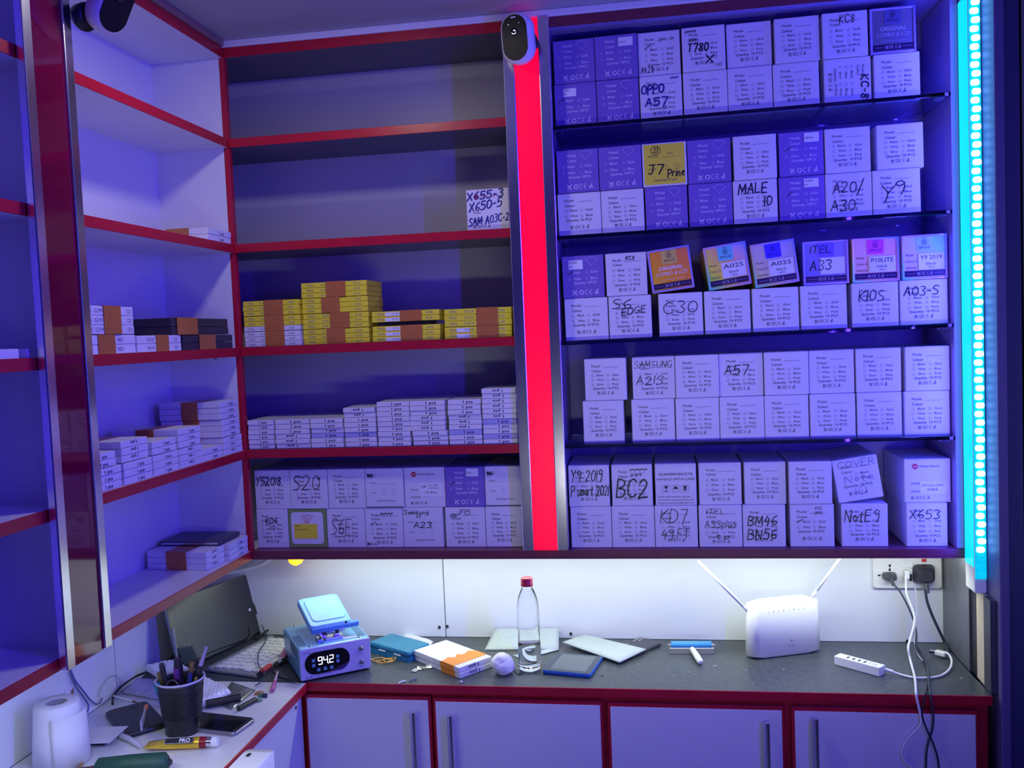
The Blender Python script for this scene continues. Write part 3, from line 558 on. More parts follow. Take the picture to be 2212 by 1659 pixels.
def foil_box(style, M, label, sx, sz, sticker_txt=None, title=False, hands=(), bar=(.03, .01, .06)):
    mb = MB(); mb.box(-CW/2+.003, CW/2-.003, .002, CDP-.003, .003, CH-.003)
    mb.box(-CW/2, CW/2, .0075, CDP, 0, CH, bev=.001)
    o = obj('foil_carton', mb.mesh('foil_carton', foil('foil_' + style, FOILS[style])), None, M @ Matrix.Diagonal((sx, 1, sz, 1)))
    tag(o, label, 'carton', 'shiny foil cartons in the display cabinet')
    mb = MB()
    for b in ((-CW/2, -CW/2+.0045, 0, CH), (CW/2-.0045, CW/2, 0, CH), (-CW/2+.0045, CW/2-.0045, 0, .0045), (-CW/2+.0045, CW/2-.0045, CH-.0045, CH)): mb.box(b[0], b[1], -.001, .0074, b[2], b[3], bev=.0010)
    mb.build('clear_rim', foil('foil_rim_' + style, [(0, (.15, .9, .95)), (.2, (.5, .9, .5)), (.35, (.95, .7, .4)), (.55, (.8, .45, .9)), (.8, (.5, .45, 1)), (1, (.3, .4, 1))] if style not in ('dark', 'orange', 'violet') else [(0, (.4, .35, .8)), (.5, (.55, .45, .85)), (1, (.35, .3, .9))], .15, .2), o)
    mb = MB(); mb.box(-CW/2+.005, CW/2-.005, .0012, .0022, fv(.93), fv(.80)); bnd = mb.build('dark_band', mat('band_' + style, bar, .35, noise=0), o)
    k = MB(); icons(k, .36, .62, .865, s=.95)
    for a, b in ((.1, .3), (.7, .92)): k.ribbon([(fu(a), fv(.865)), (fu(b), fv(.865))], .0005)
    k.build('band_print', mat('band_ink', (.55, .5, .62), .5, noise=0), bnd, Matrix.Translation((0, .0010, 0)))
    mb = MB(); mb.rprism(.36*CW, .36*CH, .0008, .003, M=Matrix.Translation((fu(.50), .0020, fv(.19))) @ Matrix.Rotation(PI/2, 4, 'X')); tab = mb.build('emblem_tab', mat('tab_' + style, TABC[style], .3, .3, noise=.05, nscale=60), o)
    k = MB(); text(k, 'GM-LCD', fu(.50), fv(.31), .0070, .26*CW, align='c', bold=.015)
    k.ribbon(circ(fu(.50), fv(.17), .0052, .0056), .0008); hand(k, 'S', fu(.475), fv(.20), fu(.525), fv(.14), .001, jit=0, slant=0)
    k.ribbon([(fu(.455), fv(.10)), (fu(.45), fv(.06)), (fu(.475), fv(.085)), (fu(.50), fv(.045)), (fu(.525), fv(.085)), (fu(.55), fv(.06)), (fu(.545), fv(.10))], .0007)
    k.build('emblem_print', INK if style != 'violet' else INKG, tab, Matrix.Translation((0, .0012, 0)))
    mb = MB()
    if title:
        text(mb, 'ORIGINAL', fu(.22), fv(.50), .0115, .58*CW, bold=.02, slant=.1); text(mb, 'COMBO & LCD', fu(.14), fv(.63), .0115, .74*CW, bold=.02, slant=.1)
        mb.ribbon([(fu(.25), fv(.73)), (fu(.8), fv(.73))], .0006)
        mb.build('printed_text', INKW if style == 'orange' else mat('silver_ink', (.5, .5, .65), .4, noise=0), o, Matrix.Translation((0, .0018, 0)))
    elif style != 'violet':
        for v, t_ in ((.47, 'Model:'), (.61, 'Colour: B'), (.75, 'Quantity:')): text(mb, t_, fu(.09), fv(v), .0068, .24*CW if v != .47 else .17*CW)
        mb.build('printed_text', INK, o, Matrix.Translation((0, .0022, 0)))
    if sticker_txt:
        mb = MB(); u0, v0, u1, v1 = (.36, .42, .92, .78)
        mb.box(fu(u0), fu(u1), -.0002, .0012, fv(v1), fv(v0), bev=.0002)
        text(mb, sticker_txt, fu((u0+u1)/2), fv(.56), .0135, .47*CW, align='c', m=1, y=-.0005)
        text(mb, 'black', fu((u0+u1)/2), fv(.68), .0085, .22*CW, align='c', m=1, y=-.0005); text(mb, '10PCS', fu((u0+u1)/2), fv(.75), .0052, .14*CW, align='c', m=1, y=-.0005)
        mb.build('sticker', [PAPER, INK], o)
    if hands:
        mb = MB()
        if style == 'violet': mb.box(fu(.38), fu(.92), .0010, .0016, fv(.76), fv(.38), m=1)
        for (s, u0, v0, u1, v1, w) in hands: hand(mb, s, fu(u0), fv(v1), fu(u1), fv(v0), w)
        mb.build('handwriting', [MARK, PAPER], o)
    return o
def tick(u, v): return (u, v)
P_, W_ = 'P', 'W'
ROWS = {
'1u': [('P', 'P', {}, 'plain purple carton'), ('P', 'PR', dict(stickers=[(.56, .07, .90, .27, ['6A51n'], .0055)]), 'purple carton with white corner sticker'),
       ('W', 'W3', dict(hands=[('A4.29', .05, .78, .33, .92, .0012), ('gm in', .50, .13, .85, .22, .0008)], tick=(.16, .36)), 'white carton with small handwriting at lower left'),
       ('W', 'W', dict(hands=[('T780', .12, .38, .60, .56, .0026), ('X', .54, .66, .72, .84, .0022), ('ME', .76, .86, .92, .93, .0006)], scr=[(.08, .06, .33, .14), (.16, .25, .34, .33)]), 'white carton with smudged handwriting and a cross'),
       ('W', 'W', {}, 'plain white carton'), ('W', 'W', {}, 'plain white carton'), ('W', 'W3', dict(hands=[('KC8', .38, .07, .70, .25, .0016)]), 'white carton with bold handwriting over its heading'), ('F', 'dark', dict(title=True), 'dark silvery foil carton')],
'1l': [('P', 'PS', dict(stickers=[(.22, .11, .53, .30, ['A5S', 'In'])], tick=(.10, .40)), 'purple carton with white sticker'), ('P', 'P', {}, 'plain purple carton'),
       ('W', 'W3', dict(hands=[('OPPO', .04, .21, .56, .40, .0030), ('A57', .12, .50, .64, .68, .0030), ('10', .53, .70, .60, .78, .0012)], scr=[(.74, .06, .92, .11)], ink=MARKB), 'white carton with large blue handwriting'),
       ('W', 'W', {}, 'plain white carton'), ('W', 'W', {}, 'plain white carton'), ('W', 'W', {}, 'plain white carton'),
       ('W', 'W3', dict(hands=[('KC-8', .40, .06, .92, .22, .0024)], rot=PI/2), 'white carton lying sideways, print turned on end'), ('W', 'W', {}, 'plain white carton')],
'2u': [('P', 'P', {}, 'plain purple carton'), ('P', 'P', {}, 'plain purple carton'), ('Y', 'YL', dict(), 'yellow faced carton with black handwriting'), ('P', 'P', {}, 'plain purple carton'), ('W', 'W', {}, 'plain white carton'),
       ('P', 'PR', dict(stickers=[(.57, .04, .90, .25, ['BD9-In'], .0062)], tick=(.13, .40)), 'purple carton with white corner sticker'), ('W', 'W', {}, 'plain white carton'), ('W', 'W', {}, 'plain white carton')],
'2l': [('W', 'W2', {}, 'plain white carton'), ('W', 'W', {}, 'plain white carton'), ('P', 'P', {}, 'plain purple carton'), ('P', 'P', {}, 'plain purple carton'),
       ('W', 'W', dict(hands=[('MALE', .12, .07, .76, .30, .0026), ('10', .70, .40, .86, .60, .0026)]), 'white carton with large handwritten word and number'), ('P', 'PR', dict(stickers=[(.55, .06, .87, .26, ['X624-', 'In'], .0068)], tick=(.16, .40)), 'purple carton with white corner sticker'),
       ('W', 'W', dict(hands=[('A20/', .16, .20, .80, .44, .0020), ('A30', .10, .60, .62, .84, .0020)]), 'white carton with two large handwritten lines'), ('W', 'W', dict(hands=[('Y', .16, .36, .44, .70, .0019), ('9', .44, .24, .66, .52, .0019)]), 'white carton with large thin handwriting')],
'3u': [('P', 'PL', dict(stickers=[(.16, .10, .50, .32, ['KG5K', 'In'])], tick=(.12, .42)), 'purple carton with white sticker'), ('W', 'W3', dict(hands=[('KC8', .50, .08, .70, .17, .0014)]), 'white carton with small handwritten heading'),
       ('F', 'orange', dict(title=True, ry=-6), 'orange foil carton tilted on its base'), ('F', 'rainbow', dict(sticker_txt='A02S', ry=-7), 'rainbow foil carton with white sticker, tilted'), ('F', 'lilac', dict(sticker_txt='A02S', ry=-6), 'lilac foil carton with green rim and sticker'),
       ('F', 'violet', dict(hands=[('ITEL', .16, .12, .62, .27, .0014), ('A33', .14, .45, .60, .66, .0017)]), 'dark violet foil carton with handwriting'), ('F', 'pink', dict(sticker_txt='P10LITE'), 'pink foil carton with white sticker'), ('F', 'cyan', dict(sticker_txt='Y9 2019'), 'cyan foil carton with white sticker')],
'3l': [('W', 'W2', {}, 'plain white carton'), ('W', 'W', dict(hands=[('S6', .08, .08, .52, .30, .0018), ('EDGE', .30, .30, .86, .46, .0018, .10)]), 'white carton with handwritten number and slanting word'), ('W', 'W', dict(hands=[('C30', .10, .20, .86, .46, .0019)]), 'white carton with large handwritten letter and number'),
       ('W', 'W', {}, 'plain white carton'), ('W', 'W', {}, 'plain white carton'), ('W', 'W', {}, 'plain white carton'), ('W', 'W', dict(hands=[('K10S', .15, .18, .68, .42, .0020)]), 'white carton with bold handwriting'), ('W', 'W', dict(hands=[('A03-S', .08, .14, .80, .34, .0019)]), 'white carton with wide handwriting')],
'4u': [('W', 'W', {}, 'plain white carton'), ('W', 'W3', dict(hands=[('SAMSUNG', .05, .10, .93, .26, .0012), ('A21S', .08, .46, .72, .66, .0015)]), 'glossy white carton with two handwritten lines'), ('W', 'W', {}, 'plain white carton'), ('W', 'W', dict(hands=[('A57', .12, .27, .66, .48, .0022)]), 'white carton with bold handwriting'),
       ('W', 'W', {}, 'plain white carton'), ('W', 'W', {}, 'plain white carton'), ('W', 'W', {}, 'plain white carton'), ('W', 'W', {}, 'plain white carton')],
'4l': [('W', 'W', {}, 'plain white carton')]*8,
'5u': [('W', 'W', dict(hands=[('Y9 2019', .06, .12, .82, .38, .0020), ('P smart 2021', .05, .50, .96, .74, .0019)]), 'white carton with two crowded handwritten lines'), ('W', 'W', dict(hands=[('pop4', .48, .21, .74, .28, .0011), ('BC2', .10, .36, .86, .80, .0034)], scr=[(.46, .10, .88, .16)]), 'white carton with very thick handwriting'),
       ('W', 'GL', {}, 'white carton printed with fragile symbols'), ('W', 'W3', {}, 'plain white carton'), ('W', 'W', {}, 'plain white carton'), ('W', 'W', {}, 'plain white carton'),
       ('W', 'WC', dict(hands=[('COVER', .10, .06, .92, .22, .0011), ('Note', .20, .40, .86, .56, .0012), ('10', .40, .68, .64, .88, .0010)], ry=-8.5, ink=INKG), 'white carton tilted to one side'), ('W', 'MS', dict(logo=True), 'white carton with round red emblem')],
'5l': [('W', 'W', {}, 'plain white carton'), ('W', 'W', {}, 'plain white carton'), ('W', 'W', dict(hands=[('KD7', .12, .08, .74, .42, .0016), ('49.FT', .14, .56, .78, .80, .0016)]), 'white carton with two large handwritten lines'), ('W', 'W3', dict(hands=[('ITEL', .18, .09, .60, .20, .0012), ('A33plus', .13, .37, .86, .53, .0013), ('t.p', .40, .68, .68, .80, .0014)]), 'white carton with three thin handwritten lines'),
       ('W', 'W', dict(hands=[('BM46', .12, .26, .78, .48, .0024), ('BN56', .10, .58, .76, .82, .0024)]), 'white carton with two thick handwritten lines'), ('W', 'W2', dict(hands=[('P33', .58, .06, .72, .12, .0009), ('ORG', .56, .17, .73, .23, .0009)], tick=(.15, .40)), 'white carton with tiny handwriting at top right'),
       ('W', 'W', dict(hands=[('NotE9', .06, .14, .80, .42, .0019)]), 'white carton with one large handwritten word'), ('W', 'W3', dict(hands=[('X653', .08, .16, .80, .36, .0017)]), 'white carton with handwriting across its heading')],
'6u': [('W', 'W', dict(hands=[('Y52018', .04, .18, .74, .38, .0020)]), 'white carton with bold handwriting'), ('W', 'W', dict(hands=[('S20', .08, .16, .78, .52, .0018), ('+', .74, .18, .84, .28, .0014)]), 'white carton with very large handwriting'), ('W', 'W', {}, 'plain white carton'), ('W', 'M', dict(extra='MC'), 'white carton with cap emblem and striped base'),
       ('W', 'MS', dict(logo=True), 'white carton with round red emblem'), ('P', 'PR', dict(stickers=[(.55, .04, .86, .24, ['BDIn'], .006)], tick=(.13, .42)), 'purple carton with white corner sticker'), ('W', 'M', dict(extra='MC'), 'white carton with cap emblem and striped base')],
'6l': [('W', 'W', dict(hands=[('KD6', .30, .22, .66, .36, .0018), ('10', .44, .42, .58, .52, .0014)], scr=[]), 'white carton with small centred handwriting'), ('G', None, dict(green=True), 'olive green carton with white label'), ('W', 'W', dict(hands=[('S6E', .10, .26, .62, .66, .0014)]), 'white carton with tall thin handwriting'), ('W', 'W3', dict(tick=(.15, .40), scr=[(.42, .10, .74, .19)], hands=[('Brown', .04, .86, .28, .94, .0011)]), 'white carton with scribbled out heading'),
       ('W', 'M', dict(hands=[('Samsung', .03, .06, .64, .16, .0013), ('23', .34, .18, .44, .24, .0010), ('A23', .26, .36, .70, .50, .0016)]), 'white carton with three handwritten notes'), ('W', 'W3', dict(hands=[('op', .12, .14, .28, .24, .0013), ('F15', .38, .06, .64, .18, .0013)]), 'white carton with handwriting along its top'), ('W', 'W', {}, 'plain white carton')],
}
PX = {
'1u': [(1196,1285,182),(1286,1378,177),(1379,1470,163),(1474,1567,151),(1571,1668,143),(1674,1771,130),(1777,1875,133),(1880,1979,113)],
'1l': [(1199,1289,278),(1290,1381,267),(1383,1474,257),(1477,1572,249),(1573,1669,239),(1671,1770,232),(1781,1882,222),(1889,1988,212)],
'2u': [(1204,1293,418),(1294,1386,404),(1388,1484,400),(1486,1580,393),(1585,1678,386),(1684,1781,381),(1783,1881,368),(1896,1997,359)],
'2l': [(1206,1299,511),(1300,1392,503),(1395,1486,499),(1489,1583,492),(1585,1680,485),(1684,1783,477),(1784,1884,469),(1886,1989,463)],
'3u': [(1215,1305,643),(1309,1398,638),(1408,1500,628),(1531,1624,620),(1631,1727,610),(1736,1835,612),(1842,1944,604),(1950,2048,596)],
'3l': [(1221,1314,737),(1316,1408,733),(1424,1519,729),(1522,1622,723),(1626,1726,714),(1730,1830,713),(1841,1941,705),(1945,2048,703)],
'4u': [(1263,1353,862),(1366,1458,859),(1459,1553,854),(1554,1649,852),(1651,1747,850),(1749,1846,845),(1850,1948,842),(1956,2052,841)],
'4l': [(1260,1348,956),(1365,1458,954),(1460,1554,951),(1555,1651,949),(1652,1747,948),(1750,1848,945),(1852,1948,942),(1954,2052,940)],
'5u': [(1228,1316,1084),(1321,1409,1084),(1415,1504,1080),(1510,1602,1084),(1608,1698,1083),(1704,1797,1082),(1812,1910,1080),(1954,2055,1082)],
'5l': [(1233,1321,1179),(1322,1414,1179),(1415,1507,1179),(1510,1603,1179),(1605,1697,1179),(1707,1802,1181),(1818,1918,1181),(1958,2047,1181)],
'6u': [(545,625,1094),(624,707,1092),(705,788,1092),(786,871,1087),(870,960,1090),(960,1046,1090),(1041,1127,1085)],
'6l': [(548,622,1184),(622,705,1183),(704,788,1183),(788,870,1182),(869,957,1181),(962,1048,1179),(1046,1130,1178)]}
SHN = {'1': 'top glass shelf', '2': 'second glass shelf', '3': 'third glass shelf', '4': 'fourth glass shelf', '5': 'bottom right shelf', '6': 'bottom left shelf'}
YB = 0.020
tops = {}
for key in ('1l', '1u', '2l', '2u', '3l', '3u', '4l', '4u', '5l', '5u', '6l', '6u'):
    low = key[1] == 'l'; yb = .030 if key[0] == '6' else YB
    rise = GS[int(key[0])-1][1] if key[0] in '1234' else 0.0
    prev = .0010 if key[0] == '6' else -9
    for i, ((kind, prn, opt, feat), (xl, xr, yy)) in enumerate(zip(ROWS[key], PX[key])):
        opt = dict(opt)
        y0 = yy - 48
        a, b = onY(xl, y0, yb)[0], onY(xr, y0, yb)[0]
        if a < prev + .0012: a = prev + .0012
        prev = b
        w = min(b - a, .0985); xc = (a+b)/2
        if low:
            z = (GS[int(key[0])-1][0] + rise*(xc-.7675) + .0006) if key[0] in '1234' else 0.0202
            h = .0950
        else:
            near = [tp for (x0, x1, tp) in tops[key[0]] if x1 > a+.004 and x0 < b-.004] or [max(t_[2] for t_ in tops[key[0]])]
            z = max(near) + .0008; h = .0950
        ry = math.radians(opt.pop('ry', 0.0)) - math.atan(rise)
        lift = abs(math.sin(ry))*w/2 if abs(ry) > .02 else (rise*w/2 if low else rise*w/2)
        if low: tops.setdefault(key[0], []).append((a, b, z + h*1.0 + abs(rise)*w/2))
        rz = random.uniform(-.012, .012)
        yj = yb + (0 if low else random.uniform(-.002, .006))
        lab = '%s, %s row, %s, %s from left' % (feat, 'lower' if low else 'upper', SHN[key[0]], ORD[i])
        M = place(xc, yj, z + (lift if abs(ry) > .02 else 0), rz, ry)
        sx, sz = w/CW, h/CH
        logo = opt.pop('logo', False); extra = opt.pop('extra', None); green = opt.pop('green', False)
        if kind == 'F': foil_box(prn, M, lab, sx, sz, **opt); continue
        o = carton(kind, M, lab, sx, sz, [p for p in (prn, extra) if p], **opt)
        if kind == 'Y':
            mb = MB(); mb.box(-CW/2+.004, CW/2-.004, -.0004, .0002, .004, CH-.003); mb.build('yellow_face', YELL, o)
            mb = MB(); hand(mb, '23', fu(.26), fv(.22), fu(.36), fv(.11), .0014); mb.ribbon(circ(fu(.31), fv(.17), .0105, .0095), .0011, y=-.0009)
            hand(mb, 'J7', fu(.12), fv(.70), fu(.46), fv(.50), .0028); hand(mb, 'Prine', fu(.56), fv(.80), fu(.94), fv(.62), .0022, rise=.05); mb.build('handwriting', MARK, o)
        if logo:
            mb = MB(); mb.prism([(q[0], -.0006, q[1]) for q in circ(fu(.24), fv(.17), .0062, .0062, 0, 360, 18)[:-1]], (0, .0003, 0)); text(mb, 'MS', fu(.24), fv(.195), .0062, .08*CW, align='c', m=1, y=-.0009, bold=.01)
            text(mb, 'Master Spares', fu(.34), fv(.19), .0072, .42*CW, m=2, bold=.02); mb.build('emblem', [INKR, INKW, INK], o)
            mb = MB()
            if key[0] == '5':
                mb.box(fu(.34), fu(.92), -.0006, .0002, fv(.80), fv(.52)); text(mb, 'CF7 LCD COMP', fu(.38), fv(.63), .0066, .46*CW, m=1, bold=.02, y=-.0009); text(mb, '10 PCS', fu(.50), fv(.73), .0066, .22*CW, m=1, bold=.02, y=-.0009)
            else:
                mb.box(fu(.38), fu(.92), -.0006, .0002, fv(.72), fv(.40)); text(mb, 'OP', fu(.42), fv(.52), .0100, .13*CW, m=1, y=-.0009); text(mb, 'AC 20/S', fu(.60), fv(.47), .0055, .24*CW, m=1, y=-.0009); text(mb, '2W MIX(C)', fu(.60), fv(.54), .0050, .26*CW, m=1, y=-.0009); text(mb, '10 Pcs', fu(.52), fv(.66), .0085, .28*CW, m=1, y=-.0009)
            mb.build('sticker', [PAPER, INK], o)
        if green:
            mb = MB(); mb.rprism(.84*CW, .82*CH, .0006, .008, M=Matrix.Translation((0, .0002, fv(.49))) @ Matrix.Rotation(PI/2, 4, 'X')); lb = mb.build('white_label', CARD, o)
            mb = MB()
            for k, u in enumerate((.36, .43, .50, .57, .64)): mb.ribbon([(fu(.46+.02*k), fv(.34)), (fu(u), fv(.20 - .05*(1-abs(k-2)/2)))], .0012, y=-.0008); mb.ribbon(circ(fu(u), fv(.19 - .05*(1-abs(k-2)/2)), .001, .001, n=8), .0014, y=-.0008)
            mb.ribbon([(fu(.44), fv(.35)), (fu(.56), fv(.35))], .0016, y=-.0008); mb.build('crown_print', mat('pink_ink', (.75, .25, .25), .5, noise=0), lb)
            sticker(o, .15, .38, .76, .76, [('   20W', .0068), ('FAST CHARGE', .0050), (' ', .004), (' ', .004)], name='yellow_sticker', matl=YELL)
# single carton on the second shelf
a, b = onY(1008, 455, .02)[0], onY(1100, 453, .02)[0]
o = carton('W', place((a+b)/2, .02, SZ[1]+BT+.0002, 0, 0), 'white carton with three blue handwritten lines standing alone beside the red pillar', (b-a)/CW, .98, ['MS'],
           [('X655-3', .02, .08, .86, .26, .0030, .08), ('X650-5', .06, .34, .82, .54, .0026, .16), ('SAM A03C-2', .04, .70, .98, .88, .0022, .12)], ink=MARKB)
mb = MB(); mb.prism([(q[0], -.0006, q[1]) for q in circ(fu(.24), fv(.17), .0055, .0055, 0, 360, 14)[:-1]], (0, .0003, 0)); text(mb, 'Master Spares', fu(.34), fv(.19), .0068, .42*CW, bold=.02); mb.build('emblem', INKR, o)

# ================================================================== SLIM BOXES
def slim_mesh(name, w, h, d, mats, m=0):
    mb = MB(); mb.box(-w/2, w/2, 0, d, .0002, h-.0004, bev=.0005); mb.box(-w/2+.001, w/2-.001, -.0004, .0006, .0010, h-.0026); return mb.mesh(name, mats)
SW, SH_, SD = .0745, .0116, .160
pm = MB(); text(pm, '1 pcs', .008, .0030, .0088, .0225, bold=.02, align='c'); PCS = pm.mesh('printed_text_pcs', INK)
SLIM = slim_mesh('slim_box_white', SW, SH_, SD, CARD); SLIML = slim_mesh('slim_box_lilac', SW, SH_, SD, CARDL)
def pcs(parent, flip, w=SW, h=SH_):
    M = Matrix.Translation((0, -.0002, 0))
    if flip: M = Matrix.Translation((.006, -.0002, h)) @ Matrix.Rotation(PI, 4, 'Y')
    return obj('printed_text', PCS, parent, M)
# back shelf: loose stacks
STK = [((537, 594), 'uuu' 'uuu'), ((596, 671), 'uuuiii'), ((673, 744), 'uuuLuu'), ((744, 815), 'iiuuuLuu'), ((817, 889), 'uuuuuuuuu'), ((892, 969), 'uuuiiiuuu'), ((970, 1043), 'uuuiiiLuu'), ((1043, 1120), 'iiiiiiLuuLu')]
prevb = 0.0015
for k, ((xl, xr), s) in enumerate(STK):
    z = SZ[3] + BT + .0003; n = len(s)
    for j, ch in enumerate(reversed(s)):
        a, b = onY(xl, 950, .012)[0], onY(xr, 950, .012)[0]
        a = max(a, prevb + .0015)
        xc = (a+b)/2 + random.uniform(-.0006, .0006)
        if k == 5 and j > 2: xc -= .004
        me = SLIML if ch == 'L' else SLIM
        o = obj('slim_box', me, None, place(xc, .006 + random.uniform(0, .005), z, random.uniform(-.01, .01)) @ Matrix.Diagonal(((b-a-.002)/SW, 1, 1, 1)))
        tag(o, '%s slim box, %s from the bottom of the %s stack from the left, fourth shelf' % ('lilac' if ch == 'L' else 'white', (ORD + ['ninth', 'tenth', 'topmost'])[j], ORD[k]), 'box', 'slim boxes stacked on the fourth shelf')
        pcs(o, ch == 'i')
        z += SH_ + .0001
    prevb = b
def bundle(M, n, w, h, d, label, cat, group, flips='u', mats=None, tape=None, face=None, txt=None, tapem=TAPE, cross=False, jitter=.0008):
    """n slim boxes held by a tape band: thing > slim_box parts (> printed_text), tape_band. tape=(x0,x1) band over the front, or ('y',y0,y1) band around the sides"""
    r = empty('taped_bundle', M, label, cat, group)
    for j in range(n):
        mm = (mats[j % len(mats)] if isinstance(mats, list) else mats) or CARD
        bx = obj('slim_box', slim_mesh('slim_box_b', w, h, d, mm), r, place(random.uniform(-jitter, jitter), random.uniform(0, jitter), j*h, 0))
        if txt is None: pcs(bx, flips[j % len(flips)] == 'i', w, h)
        else:
            mb = MB()
            for (s, x, wd) in txt: text(mb, s, x*w, h*.28, h*.62, wd*w)
            mb.build('printed_text', INKG if mm in (CARD, YELL) else INK, bx, Matrix.Translation((0, -.0002, 0)))
        if face: 
            mb = MB(); mb.box(-w/2+face[0]*w, -w/2+face[1]*w, -.0006, 0, h*.1, h*.78); mb.build('white_label', PAPER, bx)
    H = n*h; e = .0007
    if tape:
        mb = MB()
        if tape[0] == 'y':
            y0, y1 = tape[1:]
            for b in ((-w/2-e-jitter, w/2+e+jitter, H, H+e), (-w/2-e-jitter, -w/2-jitter, .0004, H), (w/2+jitter, w/2+e+jitter, .0004, H)): mb.box(b[0], b[1], y0, y1, b[2], b[3])
        else:
            x0, x1 = tape
            mb.box(x0, x1, -.0012-e, -.0012, .0004, H+e); mb.box(x0, x1, -.0012, d+e, H, H+e)
        mb.build('tape_band', tapem, r)
    return r
def LY(px, py, X=0.0): return onX(px, py, X)
# left shelf, fourth board (many '1 pcs' bundles facing right)
XF = -.006
LST = [((815, 1060, 1060), [(3, 'u', 0), (2, 'u', -.022)]), ((1065, 1310, 960), [(3, 'u', 0), (3, 'i', -.010)]), ((1315, 1532, 880), [(3, 'u', 0), (2, 'u', -.006)]), ((1535, 1738, 820), [(3, 'i', 0), (3, 'u', -.004)]), ((1742, 1910, 760), [(2, 'u', 0)]), ((1915, 2088, 700), [(3, 'i', 0), (3, 'u', -.008), (3, 'u', -.014)])]
prevy = -.9
for k, ((x0, x1, yy), gs) in enumerate(LST):
    y0 = LY(x0/3.95, 800+(yy)/3.95, XF)[1]; y1 = LY(x1/3.95, 800+(yy-60)/3.95, XF)[1]
    y0 = max(y0, prevy + .0032); y1 = min(y1, -.004); prevy = y1
    w = y1 - y0 - .002; z = SZ[3] + BT + .0003
    if k == 0: y0 -= .012; w += .010
    for j, (n, fl, dy) in enumerate(gs):
        bundle(place(XF - random.uniform(0, .003), (y0+y1)/2 + dy*.5, z, PI/2 + random.uniform(-.006, .006)), n, w*(.94 if j else 1), .0136, .150,
               'taped white slim boxes, %s layer of the %s stack from the pilaster, left fourth shelf' % (('lowest', 'middle', 'topmost')[j], ORD[k]), 'box', 'taped bundles on the left fourth shelf', fl, None, ('y', .055, .095))
        z += n*.0136 + .0008
# left shelf, third board: white and black bundles, long side to the right
def longb(px0, px1, pyb, z, n, h, mats, tape, label, txt, d=.075, X=-.012, dx=0):
    y0, y1 = LY(px0, pyb, X)[1], LY(px1, pyb, X)[1]; w = y1-y0
    return bundle(place(X+dx, (y0+y1)/2, z, PI/2), n, w, h, d, label, 'box', 'taped bundles on the left third shelf', 'u', mats, (w*(tape[0]-.5), w*(tape[1]-.5)), None, txt)
z3 = SZ[2] + BT + .0003
longb(187, 294, 765, z3, 2, .0175, CARD, (.22, .56), 'bundle of two white slim boxes lying lowest beside the pilaster', [('NEO', .12, .12)])
longb(297.5, 392, 760, z3, 2, .0165, CARD, (.40, .69), 'bundle of two white slim boxes between white stack and black boxes', [('N10', -.28, .14), ('/22/', .32, .1)])
longb(184, 291, 733, z3+.0362, 3, .0172, CARD, (.37, .72), 'bundle of three white slim boxes on top beside the pilaster', [('G1M', -.30, .16), ('ACC', -.44, .10), ('/22/', .36, .1)])
BC1 = mat('black_box_card', (.03, .03, .05), .4)
longb(396, 503, 750, z3, 2, .0160, BC1, (.30, .62), 'two black slim boxes lowest at the right end of the shelf', [(' ', 0, .1)], .09, -.010)
longb(372, 494, 730, z3+.0330, 2, .0180, BC1, (.08, .42), 'black slim boxes with brown tape on top at the right end', [(' ', 0, .1)], .09, -.012)
# left shelf, second board: two taped white boxes
z2 = SZ[1] + BT + .0003
y0, y1 = LY(449, 505, -.004)[1], -.006
bundle(place(-.004, (y0+y1)/2, z2, PI/2), 2, y1-y0, .0140, .15, 'pair of white slim boxes with brown tape alone on the upper left shelf', 'box', None, 'u', None, ('y', .045, .10))
# left shelf, bottom board
zb = .0203
y0, y1 = LY(494, 1205, -.010)[1], -.006
bundle(place(-.006, (y0+y1)/2, zb, PI/2), 3, y1-y0, .0136, .150, 'white slim boxes in the bottom corner of the left shelves', 'box', 'bundles on the left bottom shelf', 'u', None, None)
y0b = LY(450, 1225, -.02)[1]
bundle(place(-.020, (y0b+y0)/2 - .004, zb, PI/2 - .08), 3, y0-y0b-.004, .0136, .150, 'taped white slim boxes beside the corner bundle on the left bottom shelf', 'box', 'bundles on the left bottom shelf', 'i', None, ('y', .05, .10))
mb = MB(); mb.rprism(.150, .105, .009, .004, bev=.0015); o = tag(mb.build('tablet_case', GREYP, None, place(-.095, -.066, zb+.0425, .0)), 'flat dark grey case lying on the bundles of the left bottom shelf', 'case')
mb = MB(); mb.box(-.070, .070, -.053, -.0522, .002, .006); mb.build('edge_trim', STEEL, o)
# far left section: white slim box at the third board
for (a, b, s) in ((-.86, -.752, 'flat white box at the far left edge of the left shelves'), (-.7335, -.728, 'end of a white box half hidden behind the dark red pilaster')):
    mb = MB(); mb.box(-.12, -.008, a, b, 0, .015, bev=.001); mb.box(-.12, -.0075, a+.001, b-.001, .003, .0115, bev=.0003); tag(mb.build('flat_box', CARD, None, place(0, 0, z3, 0)), s, 'box', 'white boxes in the far left section')
